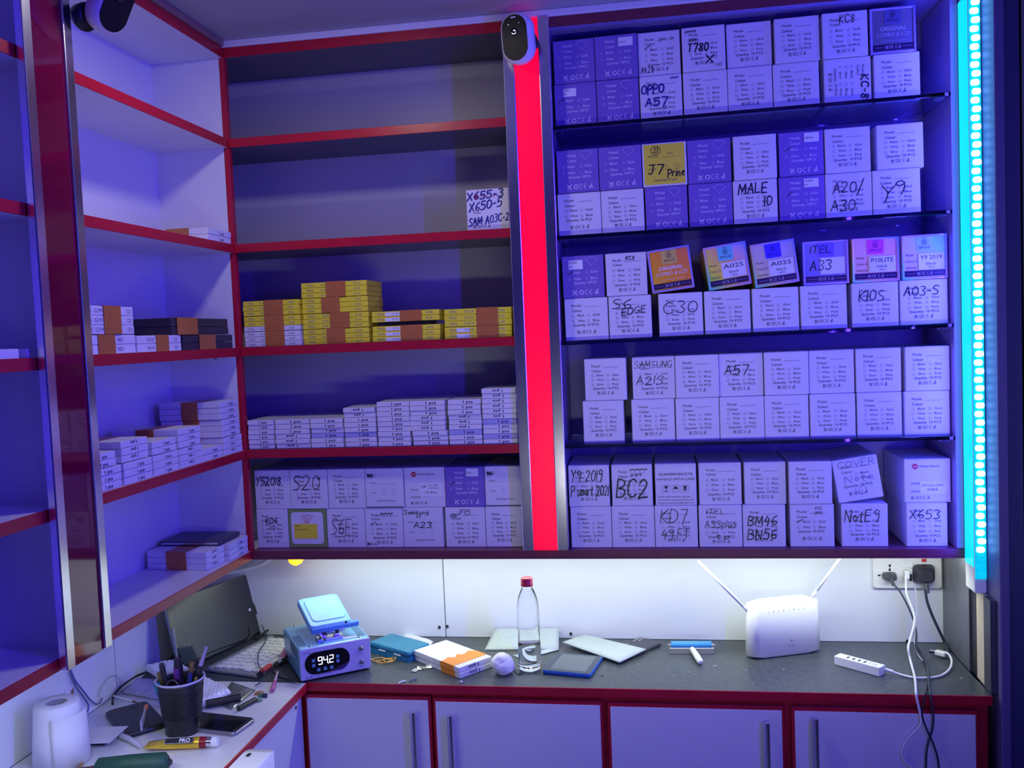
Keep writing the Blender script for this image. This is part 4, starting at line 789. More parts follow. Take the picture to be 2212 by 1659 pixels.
# yellow boxes on the back third shelf
YG = 'taped bundles of yellow boxes on the third shelf'
def yb_(px0, px1, z, n, h, tape, label, mats, face=None, dy=0, rz=0, d=.085, txt=(('MODEL', -.42, .11), ('A10S A', -.20, .14), ('A10S', .30, .10))):
    a, b = onY(px0, 740, .014+dy)[0], onY(px1, 740, .014+dy)[0]; w = b-a
    return bundle(place((a+b)/2, .014+dy, z, rz), n, w, h, d, label, 'box', YG, 'u', mats, (w*(tape[0]-.5), w*(tape[1]-.5)), face, list(txt))
zy = SZ[2] + BT + .0003; h = .0120
for i, (mt, lb) in enumerate((([CARD], 'lowest bundle of white slim boxes at the left end of the yellow boxes'), ([CARD, YELL, YELL], 'middle bundle of white and yellow slim boxes at the left end'), ([YELL], 'topmost bundle of yellow slim boxes at the left end, below the taller stack'))):
    yb_(529, 650, zy + i*(3*h+.0008), 3, h, (.38, .72), lb, mt, None)
for i, tp in enumerate(((.36, .64), (.42, .72), (.30, .58), (.38, .68))):
    yb_(655, 800, zy + i*(3*h+.0008), 3, h, tp, 'bundle of yellow slim boxes with shifted tape, %s bundle of the tallest stack' % ('lowest', 'second', 'third', 'topmost')[i], [YELL], None, .004, -.06, .10)
yb_(806, 952, zy, 3, .0122, (.42, .74), 'lower bundle of yellow slim boxes with white labels beside the tallest stack', [YELL], (.20, .42), 0, 0)
mb = MB(); mb.box(-.062, .062, 0, .08, 0, .0075, bev=.001); xx = (onY(806, 740, .02)[0]+onY(940, 740, .02)[0])/2; tag(mb.build('flat_black_box', BLK, None, place(xx, .020, zy+.0375)), 'thin black box between two bundles of yellow boxes', 'box')
yb_(806, 952, zy+.0458, 2, .0125, (.42, .74), 'upper bundle of yellow slim boxes above the thin black box', [YELL], (.20, .42), 0, 0)
yb_(962, 1107, zy, 2, .0136, (.48, .80), 'lower bundle of yellow slim boxes beside the red pillar', [YELL], (.18, .38))
yb_(962, 1107, zy+.0282, 3, .0136, (.48, .80), 'upper bundle of yellow slim boxes beside the red pillar', [YELL], None)
# ================================================================== BACK WORKTOP OBJECTS
def T(p, dz=0): return Vector((p[0], p[1], ZC + dz))
# screen separator machine
mx, my = onZ(650, 1477)[0], onZ(650, 1477)[1]
Mm = place(mx, my, ZC, math.radians(34))
MW, MD, MH = .166, .182, .0775
mach = empty('heating_machine', Mm, 'blue screen heating machine with digital readout and tilted pad', 'machine')
BLUEM = mat('blue_metal', (.20, .46, .72), .3, .2, noise=.03); BLUEP = mat('blue_silicone', (.10, .27, .75), .45, noise=.04); PANEL = mat('lilac_front_panel', (.50, .46, .78), .35, noise=.02)
mb = MB(); mb.box(0, MW, .003, MD, .004, MH, bev=.004, seg=2); mb.build('housing', BLUEM, mach)
mb = MB(); mb.box(.001, MW-.001, 0, .0034, .005, MH-.001, bev=.001); fp = mb.build('front_panel', PANEL, mach)
mb = MB(); mb.rprism(.104, .051, .0016, .0245, seg=10, M=Matrix.Translation((.063, .0006, .0405)) @ Matrix.Rotation(PI/2, 4, 'X')); dsp = mb.build('display', BLKG, fp)
SEG = {'9': 'abcdfg', '4': 'bcfg', '2': 'abdeg'}
mb = MB()
def seg7(ch, x, z, w, h, t=.0016):
    for sgm in SEG[ch]:
        a = {'a': (x, z+h, x+w, z+h), 'd': (x, z, x+w, z), 'g': (x, z+h/2, x+w, z+h/2), 'f': (x, z+h/2, x, z+h), 'b': (x+w, z+h/2, x+w, z+h), 'e': (x, z, x, z+h/2), 'c': (x+w, z, x+w, z+h/2)}[sgm]
        if a[1] == a[3]: mb.box(a[0], a[2], -.0013, -.0011, a[1]-t/2, a[1]+t/2)
        else: mb.box(a[0]-t/2, a[0]+t/2, -.0013, -.0011, a[1], a[3])
for ch, x in zip('942', (.042, .0545, .068)): seg7(ch, x, .0365, .0085, .0165)
mb.box(.0641, .0658, -.0013, -.0011, .0352, .0370)
mb.build('lit_digits', mat('digit_glow', (1, 1, 1), .5, emit=(.9, .95, 1), es=3.0, noise=0), dsp)
for (x, z, kind) in ((.031, .0475, 0), (.031, .036, 0), (.087, .0475, 1), (.087, .037, 1), (.042, .0245, 0), (.057, .0245, 0), (.072, .0245, 0)):
    mb = MB()
    if kind: mb.prism([(x-.0022, -.0013, z-.001), (x+.0022, -.0013, z-.001), (x, -.0013, z+.002)], (0, .0003, 0))
    mb.box(x-.0036, x+.0036, -.00118, -.0010, z-.0036, z+.0036)
    mb.build('touch_button', mat('button_blue', (.03, .06, .22), .3, emit=(.05, .12, .5), es=.5, noise=0), dsp)
for z in (.0555, .024):
    mb = MB(); mb.lathe([(.0058, 0), (.0058, .002), (.0045, .0025), (.0040, .0042), (0.0001, .0045)], 18, M=Matrix.Translation((.143, 0, z)) @ Matrix.Rotation(PI/2, 4, 'X')); mb.build('push_knob', mat('grey_knob', (.25, .24, .32), .3, .5), fp)
mb = MB(); text(mb, 'TW-568C', .006, .0655, .0048, bold=.015); text(mb, 'FC  CE', .012, .0085, .0055, bold=.015); text(mb, 'TEMPERATURE CONTROLLER', .036, .0115, .0030); text(mb, 'Shenzhen', .036, .0075, .0024)
text(mb, 'POWER', .136, .0435, .0030); text(mb, 'MAX TEMP  120', .130, .0395, .0024); text(mb, 'VACUUM', .136, .0125, .0030); text(mb, 'ON/OFF 220V', .132, .0085, .0024)
mb.build('printed_text', INK, fp)
for s in (0, 1):
    for i in range(11):
        k = MB(); y = .022 + i*.0075; x0 = .004 if s == 0 else MW-.022; k.box(x0, x0+.018, y, y+.003, MH-.001, MH+.0004); k.build('vent_slot', mat('vent_dark', (.05, .09, .14), .5), mach)
    for i in range(11):
        if s == 0:
            k = MB(); y = .022 + i*.0075; k.box(-.0004, .001, y, y+.003, MH-.028, MH-.004); k.build('side_vent', mat('vent_dark', (.05, .09, .14), .5), mach)
for x, y in ((.028, .012), (MW-.022, .012), (.030, .185), (MW-.03, .185)):
    k = MB(); k.lathe([(.0042, 0), (.0036, .0018), (0.0001, .0026)], 12, M=Matrix.Translation((x, y, MH))); k.build('screw', STEEL, mach)
for x in (.02, MW-.02):
    for y in (.02, MD-.02): k = MB(); k.cyl((x, y, 0), (x, y, .005), .008, n=12); k.build('rubber_foot', BLK, mach)
# clamp bracket and tilted pad
mb = MB(); mb.box(.050, .112, .030, .055, MH, MH+.006, bev=.001); mb.box(.056, .074, .036, .050, MH+.006, MH+.022, bev=.002); mb.box(.090, .104, .036, .050, MH+.006, MH+.024, bev=.002); mb.cyl((.048, .042, MH+.018), (.116, .042, MH+.018), .0055, n=14)
mb.box(.060, .066, .016, .040, MH+.004, MH+.012, bev=.001, M=None); mb.cyl((.108, .040, MH+.022), (.108, .040, MH+.034), .004, n=10)
mb.build('metal_clamp', STEEL, mach)
mb = MB(); mb.box(.046, .118, .046, .064, MH+.016, MH+.032, bev=.002); mb.cyl((.112, .040, MH+.030), (.122, .036, MH+.034), .004, n=10); mb.build('hinge_block', BLK, mach)
Mp = place(.082, .098, MH+.040, math.radians(2), 0, math.radians(17))
mb = MB(); mb.rprism(.100, .128, .016, .010, bev=.003, M=Mp); pad = mb.build('silicone_pad', mat('sky_blue_pad', (.22, .48, .86), .4, noise=.03), mach)
mb = MB(); mb.rprism(.080, .096, .0024, .012, bev=.001, M=Mp @ Matrix.Translation((.002, .002, .0155))); mb.build('pad_inset', mat('sky_blue_inset', (.26, .54, .92), .4, noise=.03), pad)
mb = MB(); mb.box(-.048, .066, -.068, -.056, -.001, .012, bev=.002, M=Mp); mb.build('pad_lip', BLUEP, pad)
k = MB(); k.box(.108, .140, .020, .030, MH+.0001, MH+.0006); k.build('warning_sticker', PAPER, mach)
# foam and film sheets
FOAM = mat('foam_wrap', (.50, .56, .54), .6, noise=.06, nscale=150, bump=.6)
FILM = mat('grey_film', (.48, .54, .58), .25, noise=.05, nscale=30)
def slab(name, P, th, m, label, cat, group=None, n=10, lump=.0, puff=0.0, z0=.0004):
    """a thin pad through four worktop corner points P (x, y, z)"""
    P = [Vector(p) for p in P]; mb = MB(); top = []; bot = []
    for i in range(n+1):
        for j in range(n+1):
            u, v = i/n, j/n; p = P[0]*(1-u)*(1-v) + P[1]*u*(1-v) + P[2]*u*v + P[3]*(1-u)*v
            e = min(u, 1-u, v, 1-v); s = min(1, e*n/2)**.6 if e > 0 else 0
            if puff < 0: h = th*(.35+.65*s) + (-puff)*s*abs(math.sin(p.x*350+p.y*120)*math.sin(p.y*350-p.x*120))**.6 + lump*NS.noise(Vector((p.x*35, p.y*35, 1)))*s; top.append(p + Vector((0, 0, h))); bot.append(p); continue
            h = th*(.35 + .65*s) + puff*s + lump*NS.noise(Vector((p.x*90, p.y*90, p.z*90)))*s
            top.append(p + Vector((0, 0, h))); bot.append(p)
    N = (n+1)**2; mb.add(top + bot, [], 0)
    mb = MB(); idx = lambda i, j: i*(n+1)+j
    fs = [(idx(i, j), idx(i+1, j), idx(i+1, j+1), idx(i, j+1)) for i in range(n) for j in range(n)]
    ring = [idx(i, 0) for i in range(n)] + [idx(n, j) for j in range(n)] + [idx(i, n) for i in range(n, 0, -1)] + [idx(0, j) for j in range(n, 0, -1)]
    fs2 = [tuple(N+q for q in f[::-1]) for f in fs] + [(ring[k], ring[k]+N, ring[(k+1) % len(ring)]+N, ring[(k+1) % len(ring)]) for k in range(len(ring))]
    mb.add(top + bot, fs + fs2, 0, True); me = mb.mesh(name, m); fixn(me)
    return tag(obj(name, me), label, cat, group)
# teal hard case
TEAL = mat('teal_plastic', (.025, .20, .34), .4, noise=.08, nscale=60, bump=.1)
a, b, c = onZ(799, 1409), onZ(882, 1433), onZ(921, 1413)
ang = math.atan2(b.y-a.y, b.x-a.x)
cs = empty('tool_case', place((a.x+b.x)/2, (a.y+b.y)/2, ZC, ang), 'closed teal plastic case on the black worktop beside the heating machine', 'case')
w = (b-a).length; mb = MB(); mb.rprism(w, .074, .013, .005, M=Matrix.Translation((0, .037, .0003))); mb.build('case_base', TEAL, cs)
mb = MB(); mb.rprism(w+.001, .075, .013, .005, bev=.0015, M=Matrix.Translation((0, .037, .0140))); mb.build('case_lid', TEAL, cs)
for x in (-.034, .020): k = MB(); k.box(x, x+.024, -.0016, -.0003, .0120, .0150, bev=.0004); k.build('latch', PAPER, cs)
slab('pale_strap', [tuple(onZ(868, 1378)[:2]) + (ZC+.0004,), tuple(onZ(930, 1396)[:2]) + (ZC+.0004,), tuple(onZ(936, 1388)[:2]) + (ZC+.0004,), tuple(onZ(874, 1371)[:2]) + (ZC+.0004,)], .008, WPL, 'pale curved strap lying behind the teal case', 'strap', None, 8)
# rubber bands
RB = mat('amber_rubber', (.72, .36, .06), .4, noise=.05)
for i, (px, py, r, sq, lab) in enumerate(((816, 1427, .016, .7, 'amber rubber band loop nearest the heating machine'), (828, 1432, .019, .5, 'amber rubber band lying between two others beside the machine'), (841, 1431, .016, .75, 'amber rubber band loop below the teal case'))):
    q = onZ(px, py); mb = MB(); pts = [(r*math.cos(t)*(1+.15*math.sin(3*t+i)), r*sq*math.sin(t), .0022 + .0022*i + .0012*math.sin(2*t+i)) for t in [2*PI*k/30 for k in range(30)]]
    mb.tube(pts, .0013, 6, closed=True); tag(mb.build('rubber_band', RB, None, place(q.x, q.y, ZC, .4*i)), lab, 'rubber band', 'rubber bands by the machine')
# crumpled foil strip and two small bits
q = onZ(925, 1446); mb = MB(); FOIL = mat('silver_foil', (.72, .72, .66), .3, .8, noise=.1)
pts = [(-.034, -.012), (-.026, .004), (-.014, .003), (-.006, .011), (.010, .009), (.022, .013), (.036, .006)]
for (x0, y0), (x1, y1) in zip(pts, pts[1:]):
    d = Vector((x1-x0, y1-y0)).normalized(); nrm = Vector((-d.y, d.x))*.006; h0, h1 = random.uniform(.001, .006), random.uniform(.001, .006)
    mb.prism([(x0+nrm.x, y0+nrm.y, h0), (x0-nrm.x, y0-nrm.y, .001), (x1-nrm.x, y1-nrm.y, .001), (x1+nrm.x, y1+nrm.y, h1)], (0, 0, .0006))
tag(mb.build('foil_strip', FOIL, None, place(q.x, q.y, ZC+.0002, .25)), 'crumpled silver foil strip on the black worktop edge', 'foil')
for px, py, rz, s in ((869, 1475, .9, 'white curved scrap at the front edge of the worktop left of the foil'), (892, 1471, .8, 'thin black and white scrap just below the crumpled foil')):
    q = onZ(px, py); mb = MB(); mb.tube([(-.010, 0, .0012), (-.003, .001, .003), (.004, -.001, .003), (.010, .001, .0012)], .0016, 6); tag(mb.build('scrap', PAPER if px < 880 else INKG, None, place(q.x, q.y, ZC, rz)), s, 'scrap')
q = onZ(996, 1476); mb = MB(); mb.lathe([(.0001, 0), (.003, .001), (.0035, .003), (.0001, .005)], 10); tag(mb.build('crumb', CARD, None, place(q.x, q.y+.003, ZC)), 'tiny cream crumb at the worktop front edge below the white boxes', 'scrap')
# two white boxes with orange print
a, b, c = onZ(940, 1410), onZ(994, 1467), onZ(1065, 1441)
ang = math.atan2(c.y-b.y, c.x-b.x)
for j in range(2):
    mb = MB(); w = (c-b).length; mb.box(-w/2, w/2, 0, .172, .0002, .0125, bev=.0008); mb.box(-w/2+.002, w/2-.002, -.0004, .001, .001, .0105)
    o = tag(mb.build('slim_box', CARD, None, place((b.x+c.x)/2 - .002*j, (b.y+c.y)/2, ZC + .0003 + j*.0128, ang)), 'white slim box with orange print on the worktop, %s of two' % ('lower', 'upper')[j], 'box', 'two slim boxes on the worktop')
    k = MB(); text(k, '1 pcs', .012, .0026, .0105, .030, bold=.02, align='c'); k.build('printed_text', INK, o, Matrix.Translation((.006, -.0002, .0125)) @ Matrix.Rotation(PI, 4, 'Y'))
    k = MB(); k.box(-w/2-.0006, -w/2, .018, .070, .0004, .0125)
    if j: 
        k.prism([(-w/2, .018, .0126), (w/2, .018, .0126), (w/2, .055, .0126), (w/2-.012, .070, .0126), (.012, .060, .0126), (.002, .072, .0126), (-.012, .058, .0126), (-.024, .072, .0126), (-w/2, .062, .0126)], (0, 0, .0005))
    k.build('orange_band', TAPEO, o)
# cotton ball
q = onZ(1085, 1461); b = bmesh.new(); bmesh.ops.create_icosphere(b, subdivisions=5, radius=.0265)
for v in b.verts:
    n = NS.noise(v.co*42)*.0050 + NS.noise(v.co*110)*.0008 + NS.noise(v.co*420)*.0007; v.co += v.co.normalized()*n; v.co.z = max(v.co.z*.92, -.0215)
mb = MB(); mb.bm(b, 0, True); tag(mb.build('cotton_ball', mat('white_cotton', (.86, .86, .86), .9, noise=.03, nscale=220, bump=.2), None, place(q.x-.001, q.y+.020, ZC+.0217)), 'fluffy white cotton ball between the white boxes and the bottle', 'cotton')
# cutter blade
q = onZ(1113, 1452); mb = MB(); mb.prism([(-.026, -.004, .0006), (.022, -.004, .0006), (.028, .004, .0006), (-.026, .004, .0006)], (0, 0, .0008)); tag(mb.build('knife_blade', BLK, None, place(q.x, q.y+.006, ZC, -1.05)), 'dark narrow knife blade lying left of the water bottle', 'blade')
# water bottle
q = onZ(1143, 1452); bx, by = q.x, q.y + .020
prof = [(.0001, .003), (.016, .002), (.0215, .0005), (.0258, .004), (.0268, .012), (.0262, .020), (.0268, .028), (.0262, .036), (.0268, .044), (.0262, .054), (.0256, .066), (.0250, .072), (.0258, .080), (.0252, .088), (.0259, .096), (.0253, .104), (.0259, .112), (.0253, .120), (.0257, .128), (.0252, .140), (.0240, .154), (.0215, .168), (.0165, .182), (.0128, .189), (.0122, .194), (.0122, .203)]
mb = MB(); mb.lathe(prof, 40); BT_ = mb.build('water_bottle', CLEAR, None, place(bx, by, ZC)); tag(BT_, 'clear ridged plastic water bottle with red cap, a third full', 'bottle')
mb = MB(); mb.lathe([(.0001, .0045), (.016, .0036), (.0205, .0022), (.0244, .0052), (.0256, .012), (.0250, .020), (.0256, .028), (.0250, .036), (.0255, .044), (.0250, .054), (.0246, .0625), (.0001, .0625)], 40); mb.build('water', WATER, BT_)
mb = MB(); mb.lathe([(.0001, .2135), (.0118, .2135), (.0136, .2115), (.0138, .200), (.0142, .1995), (.0142, .1955), (.0001, .1955)], 30); mb.build('cap', mat('red_cap', (.55, .02, .06), .4, noise=.02), BT_)
z_ = ZC + .0006
slab('foam_pouch', [(.541, .104, z_), (.722, .118, z_), (.716, .193, z_+.026), (.553, .192, z_+.024)], .006, FOAM, 'white foam pouch leaning on the wall behind the water bottle', 'foam pouch', 'foam pouches', 16, .0010)
a = [onZ(1171, 1456), onZ(1275, 1466), onZ(1295, 1424), onZ(1201, 1417)]
# blue framed tablet
u = (a[1]-a[0]).normalized(); ang = math.atan2(u.y, u.x); W1, D1 = (a[1]-a[0]).length, .118
BFR = mat('blue_frame', (.02, .12, .45), .3, noise=.03)
tb = MB(); tb.rprism(W1, D1, .0085, .006, bev=.001); TBL = tag(tb.build('small_tablet', BFR, None, place((a[0].x+a[1].x)/2 - math.sin(ang)*D1/2, (a[0].y+a[1].y)/2 + math.cos(ang)*D1/2, ZC+.0004, ang)), 'blue framed small tablet lying flat right of the water bottle', 'tablet')
k = MB(); k.rprism(W1-.004, D1-.004, .0007, .005, M=Matrix.Translation((0, 0, .0084))); g_ = k.build('glass_front', mat('slate_glass', (.035, .05, .07), .12, noise=0), TBL)
k = MB(); k.box(-W1/2+.016, W1/2-.014, -D1/2+.012, D1/2-.010, .0088, .0094); k.build('screen', mat('grey_screen', (.12, .14, .15), .25, noise=.04), g_)
# phone lying further back and foam pouch across both
a = [onZ(1350, 1395), onZ(1396, 1415), onZ(1434, 1399), onZ(1386, 1380)]
u = (a[1]-a[0]).normalized(); c_ = (a[0]+a[2])/2; ang = math.atan2(a[2].y-a[1].y, a[2].x-a[1].x)
ph = MB(); ph.rprism(.120, .066, .0075, .008, bev=.0012); PH2 = tag(ph.build('phone', GREYP, None, place(c_.x - .020, c_.y - .018, ZC+.0004, ang)), 'dark phone half under the foam pouch near the wall', 'phone')
k = MB(); k.rprism(.117, .063, .0006, .007, M=Matrix.Translation((0, 0, .0074))); k.build('glass_front', BLKG, PH2)
k = MB()
for pp in ([(.02, .026), (.055, .026), (.056, .012)], [(-.01, .022), (.00, .026)], [(.03, .015), (.05, .02)]): k.tube([(x, y, .0084) for x, y in pp], .0006, 5)
k.build('cracked_edge', PAPER, PH2)
slab('foam_pouch', [(.7300, .136, ZC+.0108), (.8730, .020, ZC+.0060), (.9330, .100, ZC+.0088), (.7770, .188, ZC+.0120)], .007, FOAM, 'white foam pouch lying across the tablet and the dark phone', 'foam pouch', 'foam pouches', 16, .0012)
slab('plastic_film', [(.6150, .075, z_), (.6420, .045, z_+.0008), (.7230, .110, z_+.002), (.7180, .130, z_+.002)], .0008, FILM, 'grey plastic film sheet poking out behind the water bottle', 'film', None, 6)
# silicone roller
a, b, c = onZ(1447, 1413), onZ(1542, 1413), onZ(1505, 1441)
ang = math.atan2(b.y-a.y, b.x-a.x); w = (b-a).length
RO = empty('lint_roller', place((a.x+b.x)/2, (a.y+b.y)/2 + .006, ZC, ang), 'blue roller with white handle on the black worktop', 'roller')
k = MB(); k.cyl((-w/2+.004, .006, .0185), (w/2-.004, .006, .0185), .0085, n=22); k.build('blue_cylinder', mat('blue_rubber', (.07, .36, .72), .35, noise=.03), RO)
k = MB(); k.box(-w/2, w/2, -.0080, -.0068, .0004, .0150, bev=.0004); k.box(-w/2, -w/2+.0012, -.007, .014, .0004, .021, bev=.0003); k.box(w/2-.0012, w/2, -.007, .014, .0004, .021, bev=.0003); k.box(-w/2, w/2, -.008, .013, .0004, .0016); k.build('metal_frame', CHROME, RO)
k = MB(); k.cyl((-w/2-.005, .006, .0185), (w/2+.005, .006, .0185), .0016, n=8); k.build('axle', STEEL, RO)
k = MB(); hp = [(0.001, -.007, .0125), (.003, -.020, .0122), (.0035, -.0215, .0118), (.004, -.023, .0118), (.009, -.050, .0095), (.013, -.074, .0080), (.0138, -.080, .0078)]
k.tube(hp, [.0058, .0066, .0060, .0066, .0074, .0070, .0040], 14); k.build('handle', WPL, RO)
# router
a, b = onZ(1640, 1431), onZ(1779, 1414); ang = math.atan2(b.y-a.y, b.x-a.x); 
RW = onZ(1616, 1426); w = math.hypot(b.x-RW.x, b.y-RW.y) + .004
c0 = Vector((RW.x+.004, RW.y)); dv = Vector((math.cos(ang), math.sin(ang))); nv = Vector((-dv.y, dv.x))
cc = c0 + dv*w/2 + nv*.016
RT = empty('router', place(cc.x, cc.y, ZC, ang), 'white upright router with two antennas on the black worktop', 'router')
k = MB(); k.rprism(w, .046, .130, .0225, seg=10, top=.955, bev=.006, M=Matrix.Translation((0, 0, .0008))); body = k.build('router_body', WPL, RT)
k = MB(); k.box(-w*.36, w*.36, -.003, .004, .1300, .1312, bev=.0004); k.build('top_seam', mat('pale_grey_plastic', (.6, .6, .62), .4), body)
k = MB(); Mf = Matrix.Translation((.010, -.0236, .030)) @ Matrix.Rotation(math.radians(1), 4, 'X')
for r in (.0018, .0034, .005): k.ribbon(circ(0, .004, r, r, 40, 140, 8), .0007, 0, Mf)
text(k, '4G LTE', 0, -.006, .0048, align='c', M=Mf)
k.build('printed_mark', INKG, body)
k = MB()
for i in range(8): k.cyl((-.045 + .0125*i, -.0232, .109 + (.002 if i % 2 else 0)), (-.045 + .0125*i, -.0224, .109), .0008, n=6)
k.build('indicator_dots', INKG, body)
def wloc(v): return RT.matrix_world.inverted() @ v
bpy.context.view_layer.update()
for p0, p1 in ((Vector((1.172, .088, -.148)), Vector((1.060, .070, -.024))), (Vector((1.322, .135, -.126)), Vector((1.398, .120, -.008)))):
    l0, l1 = RT.matrix_local.inverted() @ p0, RT.matrix_local.inverted() @ p1
    d = (l1-l0); L_ = d.length; q = d.to_track_quat('Z', 'Y').to_matrix().to_4x4()
    k = MB(); k.rprism(.0125, .0075, .022, .003, bev=.001, M=Matrix.Translation(l0) @ q); k.rprism(.0170, .0070, L_-.020, .0034, top=.92, bev=.0015, M=Matrix.Translation(l0 + d.normalized()*.020) @ q); k.build('antenna', WPL, RT)
# usb hub
a, b, c = onZ(1802, 1436), onZ(1900, 1463), onZ(1917, 1447)
ang = math.atan2(b.y-a.y, b.x-a.x); w = (b-a).length
HB = empty('usb_hub', place(a.x, a.y, ZC, ang), 'white four port hub with a short white lead on the black worktop', 'hub')
k = MB(); k.box(0, w, 0, .026, .0004, .0205, bev=.0015, seg=2); k.build('hub_body', WPL, HB)
for i in range(4): k = MB(); x = w*(.26 + .125*i); k.box(x-.0022, x+.0022, .006, .017, .0203, .0209); k.build('port', BLK, HB)
k = MB(); k.box(w*.735, w*.742, .002, .024, .0203, .0208); k.build('seam', INKG, HB)
k = MB(); k.box(w*.78, w*.92, .008, .0088, .0203, .0208); k.box(w*.78, w*.90, .014, .0148, .0203, .0208); k.build('printed_text', INKG, HB)
inv = HB.matrix_local.inverted()
pts = [inv @ onZ(x, y, ZC+zz) for x, y, zz in ((1912, 1446, .010), (1922, 1449, .009), (1945, 1457, .004), (1976, 1464, .0035), (2010, 1464, .0035), (2036, 1458, .0035), (2052, 1444, .006), (2056, 1428, .012), (2050, 1414, .016), (2043, 1409, .016))]
k = MB(); k.tube(smooth_path(pts, 6), .0024, 10); k.build('lead', WPL, HB)
k = MB(); k.tube([pts[0], pts[1]*.7+pts[2]*.3], .0038, 10); k.build('strain_relief', WPL, HB)
q = inv @ onZ(2032, 1409, ZC+.014); k = MB(); k.box(q.x-.012, q.x+.012, q.y-.007, q.y+.007, .006, .017, bev=.002); k.build('plug_shell', mat('cream_plastic', (.8, .76, .68), .4), HB)
q = inv @ onZ(2022, 1407, ZC+.014); k = MB(); k.box(q.x-.014, q.x-.001, q.y-.0055, q.y+.0055, .008, .014); k.build('plug_tip', STEEL, HB)
# ------------------------------------------------------------------ wall socket, plugs, cords
s0, s1 = onY(1884, 1269, .2), onY(2034, 1269, .2)
SO = empty('wall_socket', place((s0.x+s1.x)/2, .1998, -.085), 'white double wall socket under the cabinet at the right', 'socket'); sw = (s1.x-s0.x)
zb_ = s0.z + .085
k = MB(); k.rprism(sw, .080, .010, .006, bev=.002, M=Matrix.Translation((0, 0, zb_+.040)) @ Matrix.Rotation(PI/2, 4, 'X')); k.build('socket_plate', mat('cream_white_plastic', (.82, .81, .78), .35), SO)
for (px, py, wx, hz) in ((1922, 1222, .004, .006), (1922, 1231, .004, .006), (1899, 1243, .006, .003)):
    q = onY(px, py, .189); k = MB(); k.box(q.x-SO.location.x-wx/2, q.x-SO.location.x+wx/2, -.0112, -.0095, q.z+.085-hz/2, q.z+.085+hz/2); k.build('pin_hole', BLK, SO)
for px in (1951, 1967): q = onY(px, 1221, .189); k = MB(); k.box(q.x-SO.location.x-.0055, q.x-SO.location.x+.0055, -.0125, -.0095, q.z+.085-.006, q.z+.085+.006, bev=.001); k.build('rocker_switch', WPL, SO)
q = onY(1996, 1211, .189); k = MB(); k.box(q.x-SO.location.x-.005, q.x-SO.location.x+.005, -.0122, -.0095, q.z+.085-.003, q.z+.085+.004); k.build('neon_lamp', INKR, SO)
q = onY(1967, 1248, .189); k = MB(); k.box(q.x-SO.location.x-.003, q.x-SO.location.x+.003, -.0112, -.0095, q.z+.085-.008, q.z+.085+.008); k.build('charging_port', BLK, SO)
def cordpath(pl):
    """(px, py, mode[, value]): 'y' plane at depth value, 't' on the worktop, 'f' hanging in front of the doors"""
    out = []
    for e in pl:
        x, y, md = e[:3]
        if md == 'y': out.append(onY(x, y, e[3]))
        elif md == 't': out.append(onZ(x, y, ZC + (e[3] if len(e) > 3 else .004)))
        else: out.append(onY(x, y, e[3] if len(e) > 3 else -.126))
    return smooth_path(out, 6)
FLOORZ = -.995
def cord(name, pl, r, m, label, plug=None):
    p = cordpath(pl); k = MB(); k.tube(p, r, 8)
    o = tag(k.build(name, m), label, 'cord'); return o
GCORD = mat('dark_grey_cord', (.05, .06, .08), .4)
c1 = cord('power_cord', [(1925, 1249, 'y', .165), (1931, 1262, 'y', .158), (1948, 1284, 'y', .150), (1968, 1325, 'y', .140), (1979, 1362, 'y', .130), (1981, 1395, 'y', .100), (1999, 1424, 't', .006), (2006, 1458, 't', .010), (2008, 1492, 't', .006), (2011, 1508, 'f', -.124), (2016, 1545, 'f', -.122), (2014, 1575, 'f', -.122), (2003, 1615, 'f', -.1225), (2000, 1661, 'f', -.1225), (1998, 1800, 'f', -.123)], .0022, GCORD, 'dark grey cord from the two pin plug over the worktop edge')
k = MB(); q = onY(1924, 1247, .172); k.rprism(.032, .018, .024, .006, bev=.003, top=.8, M=Matrix.Translation((q.x, .188, q.z)) @ Matrix.Rotation(PI/2, 4, 'X')); k.cyl((q.x+.001, .168, q.z-.006), (q.x+.003, .160, q.z-.016), .004, n=10); k.build('two_pin_plug', GREYP, c1)
c2 = cord('charging_lead', [(1957, 1240, 'y', .170), (1957, 1260, 'y', .160), (1959, 1285, 'y', .150), (1974, 1325, 'y', .130), (1974, 1352, 'y', .115), (1965, 1385, 'y', .090), (1962, 1402, 'y', .065), (1967, 1428, 't', .010), (1976, 1463, 't', .0085), (1979, 1495, 't', .006), (1982, 1515, 'f', -.124), (1990, 1555, 'f', -.123), (1984, 1572, 'f', -.122), (1962, 1595, 'f', -.121), (1948, 1625, 'f', -.121), (1958, 1648, 'f', -.121), (1975, 1672, 'f', -.121), (1990, 1800, 'f', -.121)], .0027, mat('white_cord', (.78, .78, .8), .4), 'thick white lead from the socket hanging over the worktop edge')
k = MB(); q = onY(1957, 1238, .178); k.box(q.x-.0055, q.x+.0055, .165, .1885, q.z-.012, q.z+.008, bev=.002); k.build('plug', WPL, c2)
c3 = cord('thin_lead', [(1971, 1257, 'y', .176), (1978, 1275, 'y', .150), (1981, 1310, 'y', .135), (1980, 1335, 'y', .122), (1976, 1365, 'y', .108), (1976, 1392, 'y', .085), (1981, 1411, 't', .012), (1994, 1428, 't', .008)], .0013, mat('grey_cord', (.45, .46, .52), .4), 'thin pale grey lead running down from the socket beside the thick white one')
c4 = cord('mains_cord', [(1999, 1275, 'y', .150), (2003, 1300, 'y', .152), (2014, 1330, 'y', .160), (2030, 1365, 'y', .165), (2042, 1390, 'y', .170), (2046, 1402, 't', .006), (2050, 1409, 't', .005)], .0032, GCORD, 'thick dark cord from the large three pin plug to the worktop corner')
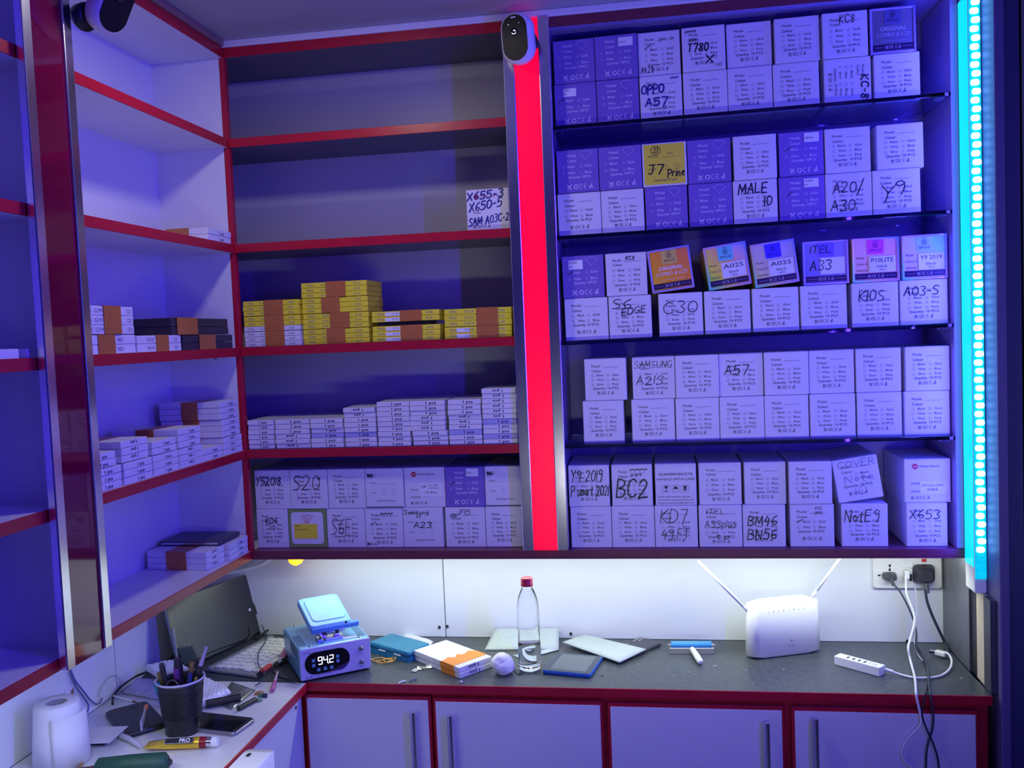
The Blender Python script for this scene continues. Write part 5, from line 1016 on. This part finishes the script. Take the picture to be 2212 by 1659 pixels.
q = onY(1999, 1243, .170); k = MB(); k.rprism(.050, .046, .030, .012, bev=.006, top=.72, M=Matrix.Translation((q.x, .1885, q.z)) @ Matrix.Rotation(PI/2, 4, 'X')); pg = k.build('three_pin_plug', mat('charcoal_plastic', (.035, .036, .05), .4), c4)
k = MB(); k.tube([(q.x, .166, q.z-.018), (q.x, .162, q.z-.028), (q.x+.001, .156, q.z-.038)], [.0060, .0052, .0042], 12); k.build('strain_relief', GREYP, c4)
c5 = cord('black_lead', [(1975, 1360, 'y', .118), (1976, 1385, 'y', .095), (1983, 1404, 't', .006), (2000, 1440, 't', .004), (2004, 1475, 't', .004), (2000, 1494, 't', .006), (1996, 1514, 'f', -.123), (1992, 1545, 'f', -.1265), (2003, 1578, 'f', -.1275), (2018, 1612, 'f', -.1265), (2029, 1661, 'f', -.125), (2040, 1800, 'f', -.125)], .0018, BLK, 'thin black lead crossing the grey cord in front of the right door')
# lamp and cable under the cabinet
k = MB(); k.cyl((.12, .0125, .0020), (1.595, .0125, .0020), .0017, n=8); tag(k.build('light_tube', mat('tube_glow', (1, 1, 1), .4, emit=(.9, 1, .98), es=12, noise=0)), 'thin white light tube along the lower front edge of the wall cabinet', 'light')
q = onY(640, 1211, .12); k = MB(); k.lathe([(.0001, -.021), (.012, -.018), (.0195, -.008), (.0200, .003), (.014, .014), (.0001, .017)], 20, M=Matrix.Rotation(.5, 4, 'Y'))
LM = tag(k.build('orange_lamp', mat('orange_glow', (1, .5, .05), .3, emit=(1.0, .40, .01), es=2.2, noise=0), None, place(q.x, q.y, -.0250)), 'small glowing orange lamp under the cabinet near the laptop', 'lamp')
k = MB(); k.cyl((0, 0, .010), (0, 0, .0288), .009, n=14); k.build('lamp_base', WPL, LM)
k = MB(); k.tube(smooth_path([(.012, 0, .008), (.024, 0, -.004), (.030, 0, .004), (.026, 0, .018)], 5), .0018, 8); k.build('lamp_wire', WPL, LM)
k = MB(); k.tube(smooth_path([(.010, .152, -.004), (-.0274, .150, -.0406), (-.080, .150, -.0625), (-.153, .150, -.0747), (-.215, .150, -.078)], 8), .0050, 10); tag(k.build('white_cable', WPL), 'thick white cable curving along the wall above the laptop', 'cable')

# ================================================================== LEFT WORKTOP
# 2-in-1 laptop screen leaning against the corner
BRp, BLp = Vector((-.078, .190, ZC)), Vector((-.165, -.070, ZC))
uu = (BRp-BLp).normalized(); upv = Vector((0, 0, 1)); nn = uu.cross(upv).normalized(); nn = nn if nn.x > 0 else -nn
tv = (upv*math.cos(.25) - nn*math.sin(.25)).normalized(); nf = uu.cross(tv).normalized(); nf = nf if nf.x > 0 else -nf
w = (BRp-BLp).length; Ml = Matrix(((uu.x, tv.x, nf.x, BLp.x), (uu.y, tv.y, nf.y, BLp.y), (uu.z, tv.z, nf.z, BLp.z+.0035), (0, 0, 0, 1)))
LP = empty('laptop_screen', Ml, 'black glossy laptop screen leaning in the corner behind the keyboard', 'laptop')
k = MB(); k.box(0, w, .001, .165, -.009, 0, bev=.0015); k.build('metal_shell', mat('grey_metal', (.25, .27, .30), .3, .8), LP)
k = MB(); k.box(.002, w-.002, .003, .163, -.0003, .0008); g_ = k.build('glass_front', mat('laptop_glass', (.012, .014, .016), .05, noise=0, coat=.8, spec=.8), LP)
k = MB()
for x, y in ((w-.022, .070), (w-.0185, .070), (w-.022, .0735), (w-.0185, .0735)): k.box(x, x+.0032, y, y+.0032, .0007, .0010)
k.build('white_logo', PAPER, g_)
k = MB(); k.box(w-.0005, w+.006, .055, .085, -.007, -.001, bev=.001); k.build('side_port', BLK, LP)
k = MB(); k.box(w*.3, w*.9, .012, .030, -.028, -.008, bev=.001); k.build('kick_stand', BLK, LP)
# keyboard
a = onZ(441, 1444, ZC+.008); kd = math.radians(76); 
KB = empty('keyboard', place(a.x, a.y, ZC+.0006, kd), 'white keyboard with square keys in front of the laptop screen', 'keyboard')
KL, KW = .240, .150
# local x along the length (towards the wall), local -y to the right (towards the viewer side)
k = MB(); k.box(0, KL, -KW, 0, .0006, .0070, bev=.002, seg=2); k.box(0, KL, -.020, -.004, .0002, .011, bev=.003); k.build('keyboard_body', mat('silver_grey_plastic', (.26, .27, .28), .4), KB)
KEYM = mat('white_keys', (.80, .82, .78), .4, noise=.01)
kk = MB(); kk.rprism(.0178, .0178, .0042, .002, bev=.0006); KME = kk.mesh('key', KEYM)
kk = MB(); kk.rprism(.0400, .0178, .0042, .002, bev=.0006); KMW = kk.mesh('wide_key', KEYM)
nr, nc = 6, 13
for r in range(nr):
    c = 0; x = .012 + (.003*r % .01)
    while x < KL - .016:
        wide = (r == nr-1 and 3 <= c <= 4) or (c == 0 and r in (3, 4))
        ww = .0400 if wide else .0182
        if x + ww > KL - .004: break
        obj('key', KMW if wide else KME, KB, place(x + ww/2, -.030 - r*.0212, .0066)); x += ww + .0032; c += 1
# black flat cable and leads near the machine
c6 = cord('usb_cable', [(565, 1350, 'y', .17), (575, 1372, 'y', .16), (572, 1388, 't', .022), (558, 1412, 't', .020), (560, 1440, 't', .019), (573, 1452, 't', .018), (566, 1470, 't', .012), (551, 1482, 't', .004)], .0014, GCORD, 'dark usb cable looping over the keyboard from the laptop')
c7 = cord('black_cable', [(552, 1381, 't', .004), (572, 1366, 't', .012), (590, 1355, 't', .012), (612, 1350, 't', .010), (634, 1352, 't', .006)], .0030, BLK, 'thick black cable behind the keyboard beside the machine')
c8 = cord('black_machine_lead', [(650, 1474, 't', .010), (630, 1470, 't', .006), (605, 1463, 't', .006), (590, 1452, 't', .010), (588, 1443, 't', .012), (600, 1430, 't', .016), (618, 1420, 't', .018), (630, 1405, 't', .020)], .0026, BLK, 'black lead looping out of the left side of the machine')
def clip(px0, py0, px1, py1, h0, h1, m, name, label, cat, r=.006):
    p0, p1 = onZ(px0, py0, ZC+h0), onZ(px1, py1, ZC+h1); d = p1-p0; L_ = d.length; q = d.to_track_quat('Z', 'Y').to_matrix().to_4x4()
    o = empty(name, Matrix.Translation(p0) @ q, label, cat)
    k = MB(); k.rprism(r*1.8, r*1.3, L_*.62, r*.5, top=.8, bev=.001, M=Matrix.Translation((0, 0, L_*.38))); k.build('sleeve', m, o)
    k = MB(); k.prism([(-r*.7, -.001, L_*.40), (r*.7, -.001, L_*.40), (r*.35, -.001, 0), (-r*.35, -.001, 0)], (0, .0012, 0)); k.prism([(-r*.7, .0015, L_*.40), (r*.7, .0015, L_*.40), (r*.35, .0006, 0), (-r*.35, .0006, 0)], (0, .0012, 0)); k.build('metal_jaw', STEEL, o)
    return o
clip(553, 1462, 585, 1436, .010, .020, mat('red_rubber', (.72, .08, .06), .45), 'crocodile_clip', 'red crocodile clip lying on the keyboard edge', 'clip', .0085)
clip(603, 1432, 619, 1402, .016, .018, mat('pink_rubber', (.62, .25, .38), .45), 'crocodile_clip', 'pink crocodile clip beside the machine', 'clip', .0085)
p0, p1 = onZ(588, 1492, ZC+.005), onZ(600, 1452, ZC+.012)
k = MB(); k.tube([p0, p0.lerp(p1, .45)], .0050, 12); o = tag(k.build('probe_pen', mat('pink_plastic', (.50, .14, .32), .4)), 'dark pink probe pen at the worktop corner left of the machine', 'probe')
k = MB(); k.tube([p0.lerp(p1, .45), p1], [.0036, .0022], 10); k.build('probe_tip', mat('pale_pink_plastic', (.72, .55, .60), .4), o)
# cup with tools
q = onZ(377, 1596); cx, cy = q.x, q.y + .034
CU = empty('pen_cup', place(cx, cy, ZC), 'black ribbed plastic cup holding pens and tools', 'cup')
prof = [(.0001, .002), (.030, .002), (.0335, .0006), (.0340, .004), (.0345, .030), (.0372, .032)]
for i in range(12): z = .034 + i*.0052; r = .0372 + i*.00055; prof += [(r, z), (r+.0012, z+.0018), (r+.0012, z+.0034), (r, z+.0052)]
prof += [(.0445, .100), (.0470, .108)]
k = MB(); k.lathe(prof + [(.0440, .107), (.0420, .098), (.0345, .034), (.031, .004), (.0001, .004)], 40); k.build('cup_wall', BLK, CU)
k = MB(); k.lathe([(.0470, .1070), (.0486, .1085), (.0484, .1105), (.0465, .1115), (.0445, .1095), (.0445, .1070)], 40); k.build('cup_rim', mat('pale_rim', (.55, .52, .72), .35), CU)
def tool(name, base, top, r, m, label, cat, n=12, tip=None, tipm=None, tiplab=None):
    """stands in the cup: base/top in cup coordinates"""
    b0, t0 = Vector(base) + Vector((cx, cy, ZC)), Vector(top) + Vector((cx, cy, ZC))
    k = MB(); rr = r if isinstance(r, list) else [r, r]
    pts = [b0.lerp(t0, i/(len(rr)-1)) for i in range(len(rr))]; k.tube(pts, rr, n); o = tag(k.build(name, m), label, cat)
    if tip:
        k = MB(); k.tube([t0, t0 + (t0-b0).normalized()*tip[0]], [tip[1], tip[2]], n); k.build('tip', tipm, o)
    return o
tool('marker_pen', (-.004, -.020, .005), (-.028, -.016, .140), [.0050, .0050, .0056, .0056], BLK, 'slim black marker pen standing in the cup', 'pen', tip=(.006, .0056, .0040), tipm=BLK)
tool('pliers', (.000, -.002, .005), (-.002, .000, .150), [.004, .004, .008, .010, .008], mat('dark_violet_grip', (.02, .012, .03), .4), 'black gripped pliers upright in the middle of the cup', 'pliers')
k = MB(); k.rprism(.0105, .006, .020, .002, M=Matrix.Translation((cx-.0015, cy-.0095, ZC+.112))); tag(k.build('purple_tag', mat('purple_plastic', (.16, .03, .24), .4)), 'small purple tag on the pliers in the cup', 'tag')
tool('wooden_stick', (.010, .004, .005), (.022, .010, .138), [.004, .0048, .0052], mat('brown_wood', (.24, .13, .05), .6, noise=.2), 'brown wooden stick standing in the cup', 'stick')
tool('blue_pen', (.010, -.014, .005), (.026, -.006, .122), .0050, mat('dark_blue_plastic', (.03, .05, .22), .4), 'dark blue pen standing at the right side of the cup', 'pen')
tool('blue_tweezers', (-.016, -.010, .005), (-.040, -.020, .106), [.003, .006, .007], mat('sky_plastic', (.02, .25, .42), .4), 'bright blue handled tool at the left rim of the cup', 'tool')
tool('olive_brush', (-.012, .004, .005), (-.038, -.006, .124), [.004, .006, .0075, .0075], mat('olive_plastic', (.22, .16, .04), .45), 'olive yellow brush handle leaning left in the cup', 'brush')
tool('silver_probe', (.002, .010, .004), (-.018, .018, .205), .0016, STEEL, 'long thin silver rod rising high out of the cup', 'rod')
o = tool('black_holder', (-.006, -.004, .006), (.040, .010, .132), [.004, .006, .0070, .0085], BLK, 'black flared holder leaning right out of the cup', 'holder', tip=(.040, .0045, .0030), tipm=mat('pale_lilac_plastic', (.45, .36, .55), .4))
tool('yellow_stick', (.004, .004, .005), (.036, -.002, .112), .0032, mat('ochre_plastic', (.40, .30, .08), .5), 'ochre stick leaning right inside the cup', 'stick')
k = MB(); k.tube([(cx + .012*math.cos(t), cy - .030 + .002*math.sin(t), ZC + .104 + .012*math.sin(t)) for t in [2*PI*i/20 for i in range(20)]], .0018, 8, closed=True); o = tag(k.build('scissors', GREYP), 'dark scissor ring handle at the front of the cup', 'scissors')
k = MB(); k.tube([(cx, cy-.028, ZC+.092), (cx+.002, cy-.012, ZC+.010)], [.002, .001], 8); k.build('blade', STEEL, o)
tool('clear_tube', (.010, -.022, .005), (.018, -.030, .104), .0042, mat('milky_plastic', (.55, .5, .7), .2), 'short milky clear tube at the front right of the cup', 'tube')
# bubble pouch, antistatic bag, rods, flex parts behind / right of the cup
BUB = mat('bubble_wrap', (.80, .82, .84), .22, noise=.08, nscale=70, bump=.9)
pz = ZC+.020
P4 = [onZ(312, 1447, ZC+.040), onZ(438, 1527, ZC+.008), onZ(499, 1499, ZC+.008), onZ(372, 1431, ZC+.040)]
slab('bubble_pouch', P4, .010, BUB, 'white bubble wrap pouch behind the cup', 'pouch', None, 60, .0060, -.0030)
slab('antistatic_bag', [onZ(470, 1521, ZC+.002), onZ(501, 1533, ZC+.001), onZ(552, 1492, ZC+.002), onZ(500, 1474, ZC+.004)], .004, mat('antistatic_silver', (.42, .45, .42), .18, .75, noise=.15, nscale=25), 'shiny grey antistatic bag sticking out right of the bubble pouch', 'bag', None, 10, .004)
slab('grey_parts_bag', [onZ(262, 1497, ZC+.003), onZ(345, 1512, ZC+.003), onZ(350, 1470, ZC+.018), onZ(296, 1466, ZC+.018)], .006, mat('cloudy_plastic', (.50, .48, .62), .25, noise=.1, nscale=40), 'cloudy crinkled plastic bag left of the cup', 'bag', None, 12, .006)
for i, (x0, y0, x1, y1, h, lab) in enumerate(((445, 1521, 520, 1507, .010, 'black cylinder lying in front of the antistatic bag'), (515, 1531, 552, 1511, .006, 'black flat rod right of the antistatic bag'))):
    k = MB(); k.tube([onZ(x0, y0, ZC+h), onZ(x1, y1, ZC+h)], .0085 if i == 0 else .0055, 14); tag(k.build('black_rod', BLK), lab, 'rod')
random.seed(11)
for i, (px, py, cl) in enumerate(((556, 1497, (.6, .3, .12)), (563, 1503, (.15, .3, .2)), (566, 1497, (.55, .35, .2)), (574, 1502, (.03, .06, .10)), (561, 1511, (.25, .4, .25)))):
    q = onZ(px, py, ZC+.004); k = MB()
    for j in range(4):
        k.box(-.006+.003*j, -.003+.003*j, -.004 + .002*(j % 2), .002 + .002*(j % 3), -.0035, .0004 + .001*j, M=Matrix.Rotation(.6*i+.3*j, 4, 'Z'))
    tag(k.build('flex_part', mat('flex_%d' % i, cl, .4, .2), None, place(q.x, q.y, q.z)), ('copper', 'green', 'brown', 'navy', 'pale green')[i] + ' tiny electronic part among scraps right of the antistatic bag', 'part', 'small electronic parts')
# shiny phone
a = [onZ(430, 1552, ZC), onZ(506, 1593, ZC), onZ(558, 1556, ZC)]
e1 = a[2]-a[1]; ang = math.atan2(e1.y, e1.x); wph = .072; lph = .150
ctr = a[1] + e1.normalized()*wph/2 + Vector((-math.sin(ang), math.cos(ang), 0))*lph/2
ph = MB(); ph.rprism(wph, lph, .0085, .008, bev=.0018); PH = tag(ph.build('phone', mat('grey_phone_frame', (.30, .28, .36), .25, .7), None, place(ctr.x, ctr.y, ZC+.0004, ang)), 'phone with glossy dark screen at the right edge of the white worktop', 'phone')
k = MB(); k.rprism(wph-.004, lph-.004, .0007, .007, M=Matrix.Translation((0, 0, .0084))); k.build('glass_front', BLKG, PH)
k = MB()
for i in range(9): k.lathe([(.0012, 0), (.0008, .0006), (.0001, .0008)], 8, M=Matrix.Translation((-.028 + .007*i, -lph/2+.006, .0090)))
k.build('edge_beads', STEEL, PH)
k = MB(); k.cyl((.026, -lph/2-.0003, .004), (.026, -lph/2+.001, .004), .0016, n=8); k.build('port', BLK, PH)
# dark device left of the cup
a = [onZ(231, 1527, ZC+.012), onZ(304, 1508, ZC+.012), onZ(350, 1569, ZC+.012), onZ(287, 1595, ZC+.012)]
e1 = a[3]-a[0]; ang = math.atan2(e1.y, e1.x); ctr = (a[0]+a[1]+a[2]+a[3])/4
dd = MB(); dd.rprism(.155, .086, .0125, .012, bev=.003); DV = tag(dd.build('black_device', BLK, None, place(ctr.x, ctr.y, ZC+.0004, ang)), 'flat black rounded device left of the cup', 'device')
k = MB(); k.box(-.004, .004, .030, .0312, .0124, .0130); k.build('white_mark', INKG, DV)
k = MB(); k.box(.060, .066, -.040, -.0385, .0122, .0130); k.build('port_light', PAPER, DV)
# small tube with orange tip, brush
a, b = onZ(305, 1571, ZC+.018), onZ(316, 1524, ZC+.030)
k = MB(); d = b-a; q = d.to_track_quat('Z', 'X').to_matrix().to_4x4(); L_ = d.length
k.rprism(.025, .0035, L_*.85, .0015, top=.35, M=Matrix.Translation(a) @ q); o = tag(k.build('glue_tube', mat('milky_tube', (.52, .50, .66), .3)), 'flattened milky tube with orange tip on the black device', 'tube')
k = MB(); k.cyl(a.lerp(b, .84), b, .0046, .0036, 12); k.build('orange_tip', mat('orange_cap', (.85, .22, .12), .4), o)
a, b = onZ(245, 1503, ZC+.030), onZ(286, 1515, ZC+.020)
k = MB(); k.tube([a, a.lerp(b, .55), b], [.0014, .0026, .0028], 8); o = tag(k.build('fine_brush', PAPER), 'small white brush with brown tip above the black device', 'brush')
k = MB(); k.tube([b, b + (b-a).normalized()*.016], [.0022, .0006], 8); k.build('bristle_tip', mat('brown_wood', (.24, .13, .05), .6), o)
# paper roll, card, strip, stick
q = onZ(104, 1668); rx, ry_ = q.x, q.y + .036
PRL = empty('paper_roll', place(rx, ry_, ZC, 0), 'upright white paper roll at the lower left corner', 'paper roll')
k = MB(); k.lathe([(.0185, .118), (.0185, .002), (.0480, .0006), (.0440, .060), (.0395, .1165), (.0385, .118), (.0185, .118)], 44); k.build('roll_paper', mat('white_paper', (.80, .79, .84), .7, noise=.02), PRL)
k = MB(); k.lathe([(.0183, .1172), (.0172, .1172), (.0172, .004), (.0183, .004)], 30); k.build('cardboard_core', mat('grey_cardboard', (.30, .28, .36), .8), PRL)
k = MB()
pts = [(.0470+.0003*i)*1.0 for i in range(14)]
arc = [math.radians(-70 + 9*i) for i in range(14)]
vs = [(r*math.cos(a_)*s, r*math.sin(a_)*s, z) for z, s in ((.001, 1.04), (.100, .98)) for r, a_ in zip(pts, arc)]
vs += [(x*.985, y*.985, z) for x, y, z in vs]
fs = []
for i in range(13): fs += [(i, i+1, 15+i, 14+i), (28+i+1, 28+i, 42+i, 43+i)]
fs += [(i, 28+i, 29+i, i+1) for i in range(13)] + [(14+i, 15+i, 43+i, 42+i) for i in range(13)] + [(0, 14, 42, 28), (13, 41, 55, 27)]
k.add(vs, fs, 0, True); k.build('loose_sheet', mat('white_paper', (.80, .79, .84), .7), PRL)
a = [onZ(186, 1572, ZC+.016), onZ(278, 1568, ZC+.016), onZ(236, 1604, ZC+.016), onZ(188, 1606, ZC+.016)]
k = MB(); k.prism(a, (0, 0, -.0012)); o = tag(k.build('white_card', CARD), 'white card with slanted corner beside the paper roll', 'card')
k = MB(); c4_ = (a[0]+a[1]+a[2]+a[3])/4; k.box(c4_.x-.030, c4_.x+.010, c4_.y-.012, c4_.y+.012, ZC+.0004, ZC+.0145, bev=.001); tag(k.build('black_block', BLK), 'dark block under the white card', 'block')
a, b = onZ(262, 1590, ZC+.006), onZ(305, 1614, ZC+.004)
k = MB(); k.tube([a, a.lerp(b, .4) + Vector((0, 0, .003)), b], [.0062, .0055, .0045], 8); tag(k.build('paper_twist', mat('lilac_white_paper', (.62, .60, .72), .6)), 'twisted pale paper strip left of the golden tube', 'paper')
a, b = onZ(194, 1625, ZC+.004), onZ(165, 1668, ZC+.004)
k = MB(); k.tube([a, b], [.0022, .0028], 8); tag(k.build('wooden_stick', mat('tan_wood', (.42, .24, .10), .6, noise=.15)), 'thin tan wooden stick beside the paper roll', 'stick')
# golden tube
a, b = onZ(316, 1609, ZC+.012), onZ(462, 1602, ZC+.012); d = b-a; L_ = d.length; ang = math.atan2(d.y, d.x)
GT = empty('golden_tube', place(a.x, a.y, ZC+.0005, ang), 'golden metal glue tube with red end and white cap', 'tube')
GOLD = mat('gold_foil', (.90, .60, .06), .28, .55, noise=.1, nscale=60, bump=.15)
k = MB(); n = 16
rings = [(0, .016, .0014), (.006, .016, .0016), (.0061, .0155, .004), (L_*.35, .0125, .0095), (L_*.72, .0110, .0110), (L_*.80, .0108, .0108)]
vs = [(x, ry2*math.cos(2*PI*i/n), .0112 + rz2*math.sin(2*PI*i/n)) for x, ry2, rz2 in rings for i in range(n)]
k.add(vs, [(j*n+i, j*n+(i+1) % n, (j+1)*n+(i+1) % n, (j+1)*n+i) for j in range(len(rings)-1) for i in range(n)], 0, True); k.add(vs, [tuple(range(n))[::-1], tuple(range(len(rings)*n-n, len(rings)*n))], 0); me = k.mesh('tube_body', GOLD); fixn(me); obj('tube_body', me, GT)
k = MB(); k.cyl((L_*.80, 0, .0112), (L_*.90, 0, .0112), .0108, .0100, 18); k.build('red_end', mat('dark_red_band', (.25, .01, .02), .3), GT)
k = MB(); k.cyl((L_*.90, 0, .0112), (L_*.975, 0, .0112), .0096, .0090, 18); k.build('silver_neck', STEEL, GT)
k = MB(); k.cyl((L_*.975, 0, .0112), (L_*1.06, 0, .0112), .0100, .0092, 18); k.build('white_cap', WPL, GT)
Mlab = Matrix.Translation((L_*.30, -.0090, .0205)) @ Matrix.Rotation(-.85, 4, 'X')
k = MB(); k.box(0, L_*.42, -.0012, .0002, -.006, .006, bev=.0003, M=Mlab); lb = k.build('black_label', BLK, GT)
k = MB(); text(k, 'PRO', L_*.22, -.004, .0105, L_*.16, bold=.03, y=-.0016, M=Mlab); k.ribbon([(.001, -.0055), (L_*.415, -.0055), (L_*.415, .0055), (.001, .0055), (.001, -.0055)], .0006, 0, Mlab, y=-.0015); k.build('printed_text', INKW, lb)
# green handle
a, b = onZ(215, 1655, ZC+.0205), onZ(372, 1640, ZC+.0205); d = b-a; ang = math.atan2(d.y, d.x); L_ = d.length
GRN = mat('green_rubber', (.008, .055, .04), .55, noise=.12, nscale=60)
k = MB(); k.tube([a + Vector((0, -.012, 0)), a.lerp(b, .04) + Vector((0, -.012, 0)), a.lerp(b, .5) + Vector((0, -.012, 0)), a.lerp(b, .95) + Vector((0, -.012, 0)), b + Vector((0, -.012, 0))], [.012, .0190, .0200, .0185, .011], 20); GH = tag(k.build('green_handle', GRN), 'dark green rubber tool handle lying at the bottom edge', 'tool')
k = MB(); e = (b-a).normalized(); k.tube([b + Vector((0, -.012, 0)), b + e*.006 + Vector((0, -.012, 0))], [.008, .004], 12); k.build('handle_end', BLK, GH)
k = MB(); p = a + Vector((0, -.012, -.003)); k.tube([p, p - e*.016, p - e*.04], [.010, .009, .008], 12); k.build('rubber_neck', mat('dark_brown_plastic', (.07, .03, .03), .5), GH)
for t in (.40, .68): k = MB(); p = a.lerp(b, t) + Vector((0, -.020, .0175)); k.lathe([(.0022, 0), (.0001, .001)], 8, M=Matrix.Translation(p)); k.build('rivet', BLK, GH)
# cords on the left wall and a metal hook
XW = -.2425
def wcord(name, pts, r, m, lab):
    out = [onX(x, y, XW+.004) if md == 'x' else onZ(x, y, ZC+.003) for x, y, md in pts]
    k = MB(); k.tube(smooth_path(out, 6), r, 8); return tag(k.build(name, m), lab, 'cord')
BW = mat('blue_grey_wire', (.16, .15, .40), .4)
wcord('hanging_wire', [(147, 1436, 'x'), (155, 1462, 'x'), (166, 1486, 'x'), (182, 1508, 'x'), (191, 1524, 'x'), (189, 1537, 'x'), (181, 1541, 'x')], .0018, BW, 'blue grey wire hanging on the left wall, nearer the paper roll')
wcord('hanging_wire', [(149, 1436, 'x'), (160, 1466, 'x'), (176, 1488, 'x'), (195, 1512, 'x'), (208, 1521, 'x'), (216, 1518, 'x'), (221, 1508, 'x')], .0018, BW, 'blue grey wire hanging on the left wall, curling up to the right')
wcord('thin_wire', [(213, 1505, 'x'), (222, 1482, 'x'), (236, 1464, 'x'), (249, 1459, 'x'), (258, 1468, 'x'), (261, 1481, 'x')], .0009, mat('grey_cord', (.45, .46, .52), .4), 'very thin grey wire arching against the left wall')
k = MB(); k.tube(smooth_path([onZ(243, 1521, ZC+.006), onZ(245, 1504, ZC+.010), onZ(262, 1483, ZC+.012), onZ(285, 1466, ZC+.012), onZ(310, 1454, ZC+.010), onZ(352, 1440, ZC+.006)], 6), .0026, 8); tag(k.build('black_cable', BLK), 'black cable curving behind the black device and the cup', 'cable')
h0 = onX(145, 1497, XW); k = MB(); k.prism([(XW+.0005, h0.y-.030, h0.z-.016), (XW+.0005, h0.y-.004, h0.z+.008), (XW+.010, h0.y+.002, h0.z+.007), (XW+.008, h0.y-.022, h0.z-.018)], (.0006, 0, .0010)); o = tag(k.build('metal_flap', CARD), 'small bent paper and foil flap on the left wall above the roll', 'flap')
k = MB(); k.box(XW+.008, XW+.0095, h0.y-.002, h0.y+.008, h0.z-.014, h0.z+.007); k.build('copper_edge', mat('copper_foil', (.45, .22, .12), .3, .6), o)
# specks on the black worktop
for i, (px, py, l) in enumerate(((1545, 1440, .010), (1693, 1447, .004), (1455, 1461, .003), (1489, 1453, .003), (1627, 1478, .003), (1301, 1461, .006), (1612, 1448, .003), (2077, 1466, .010))):
    q = onZ(px, py); k = MB(); k.tube([(-l/2, 0, .0009), (0, .0004, .0014), (l/2, 0, .0009)], .0007, 6)
    tag(k.build('speck', PAPER if i != 5 else BLK, None, place(q.x, q.y, ZC, .5+i)), ('white thread scrap beside the roller handle', 'white speck in front of the router', 'small white speck left of the roller, nearer the edge', 'small white speck below the roller', 'white speck near the worktop edge below the router', 'black scrap near the blue tablet', 'white speck left of the router base', 'white scrap at the right corner of the worktop')[i], 'scrap')
for me in list(bpy.data.meshes):
    if me.users == 0: bpy.data.meshes.remove(me)
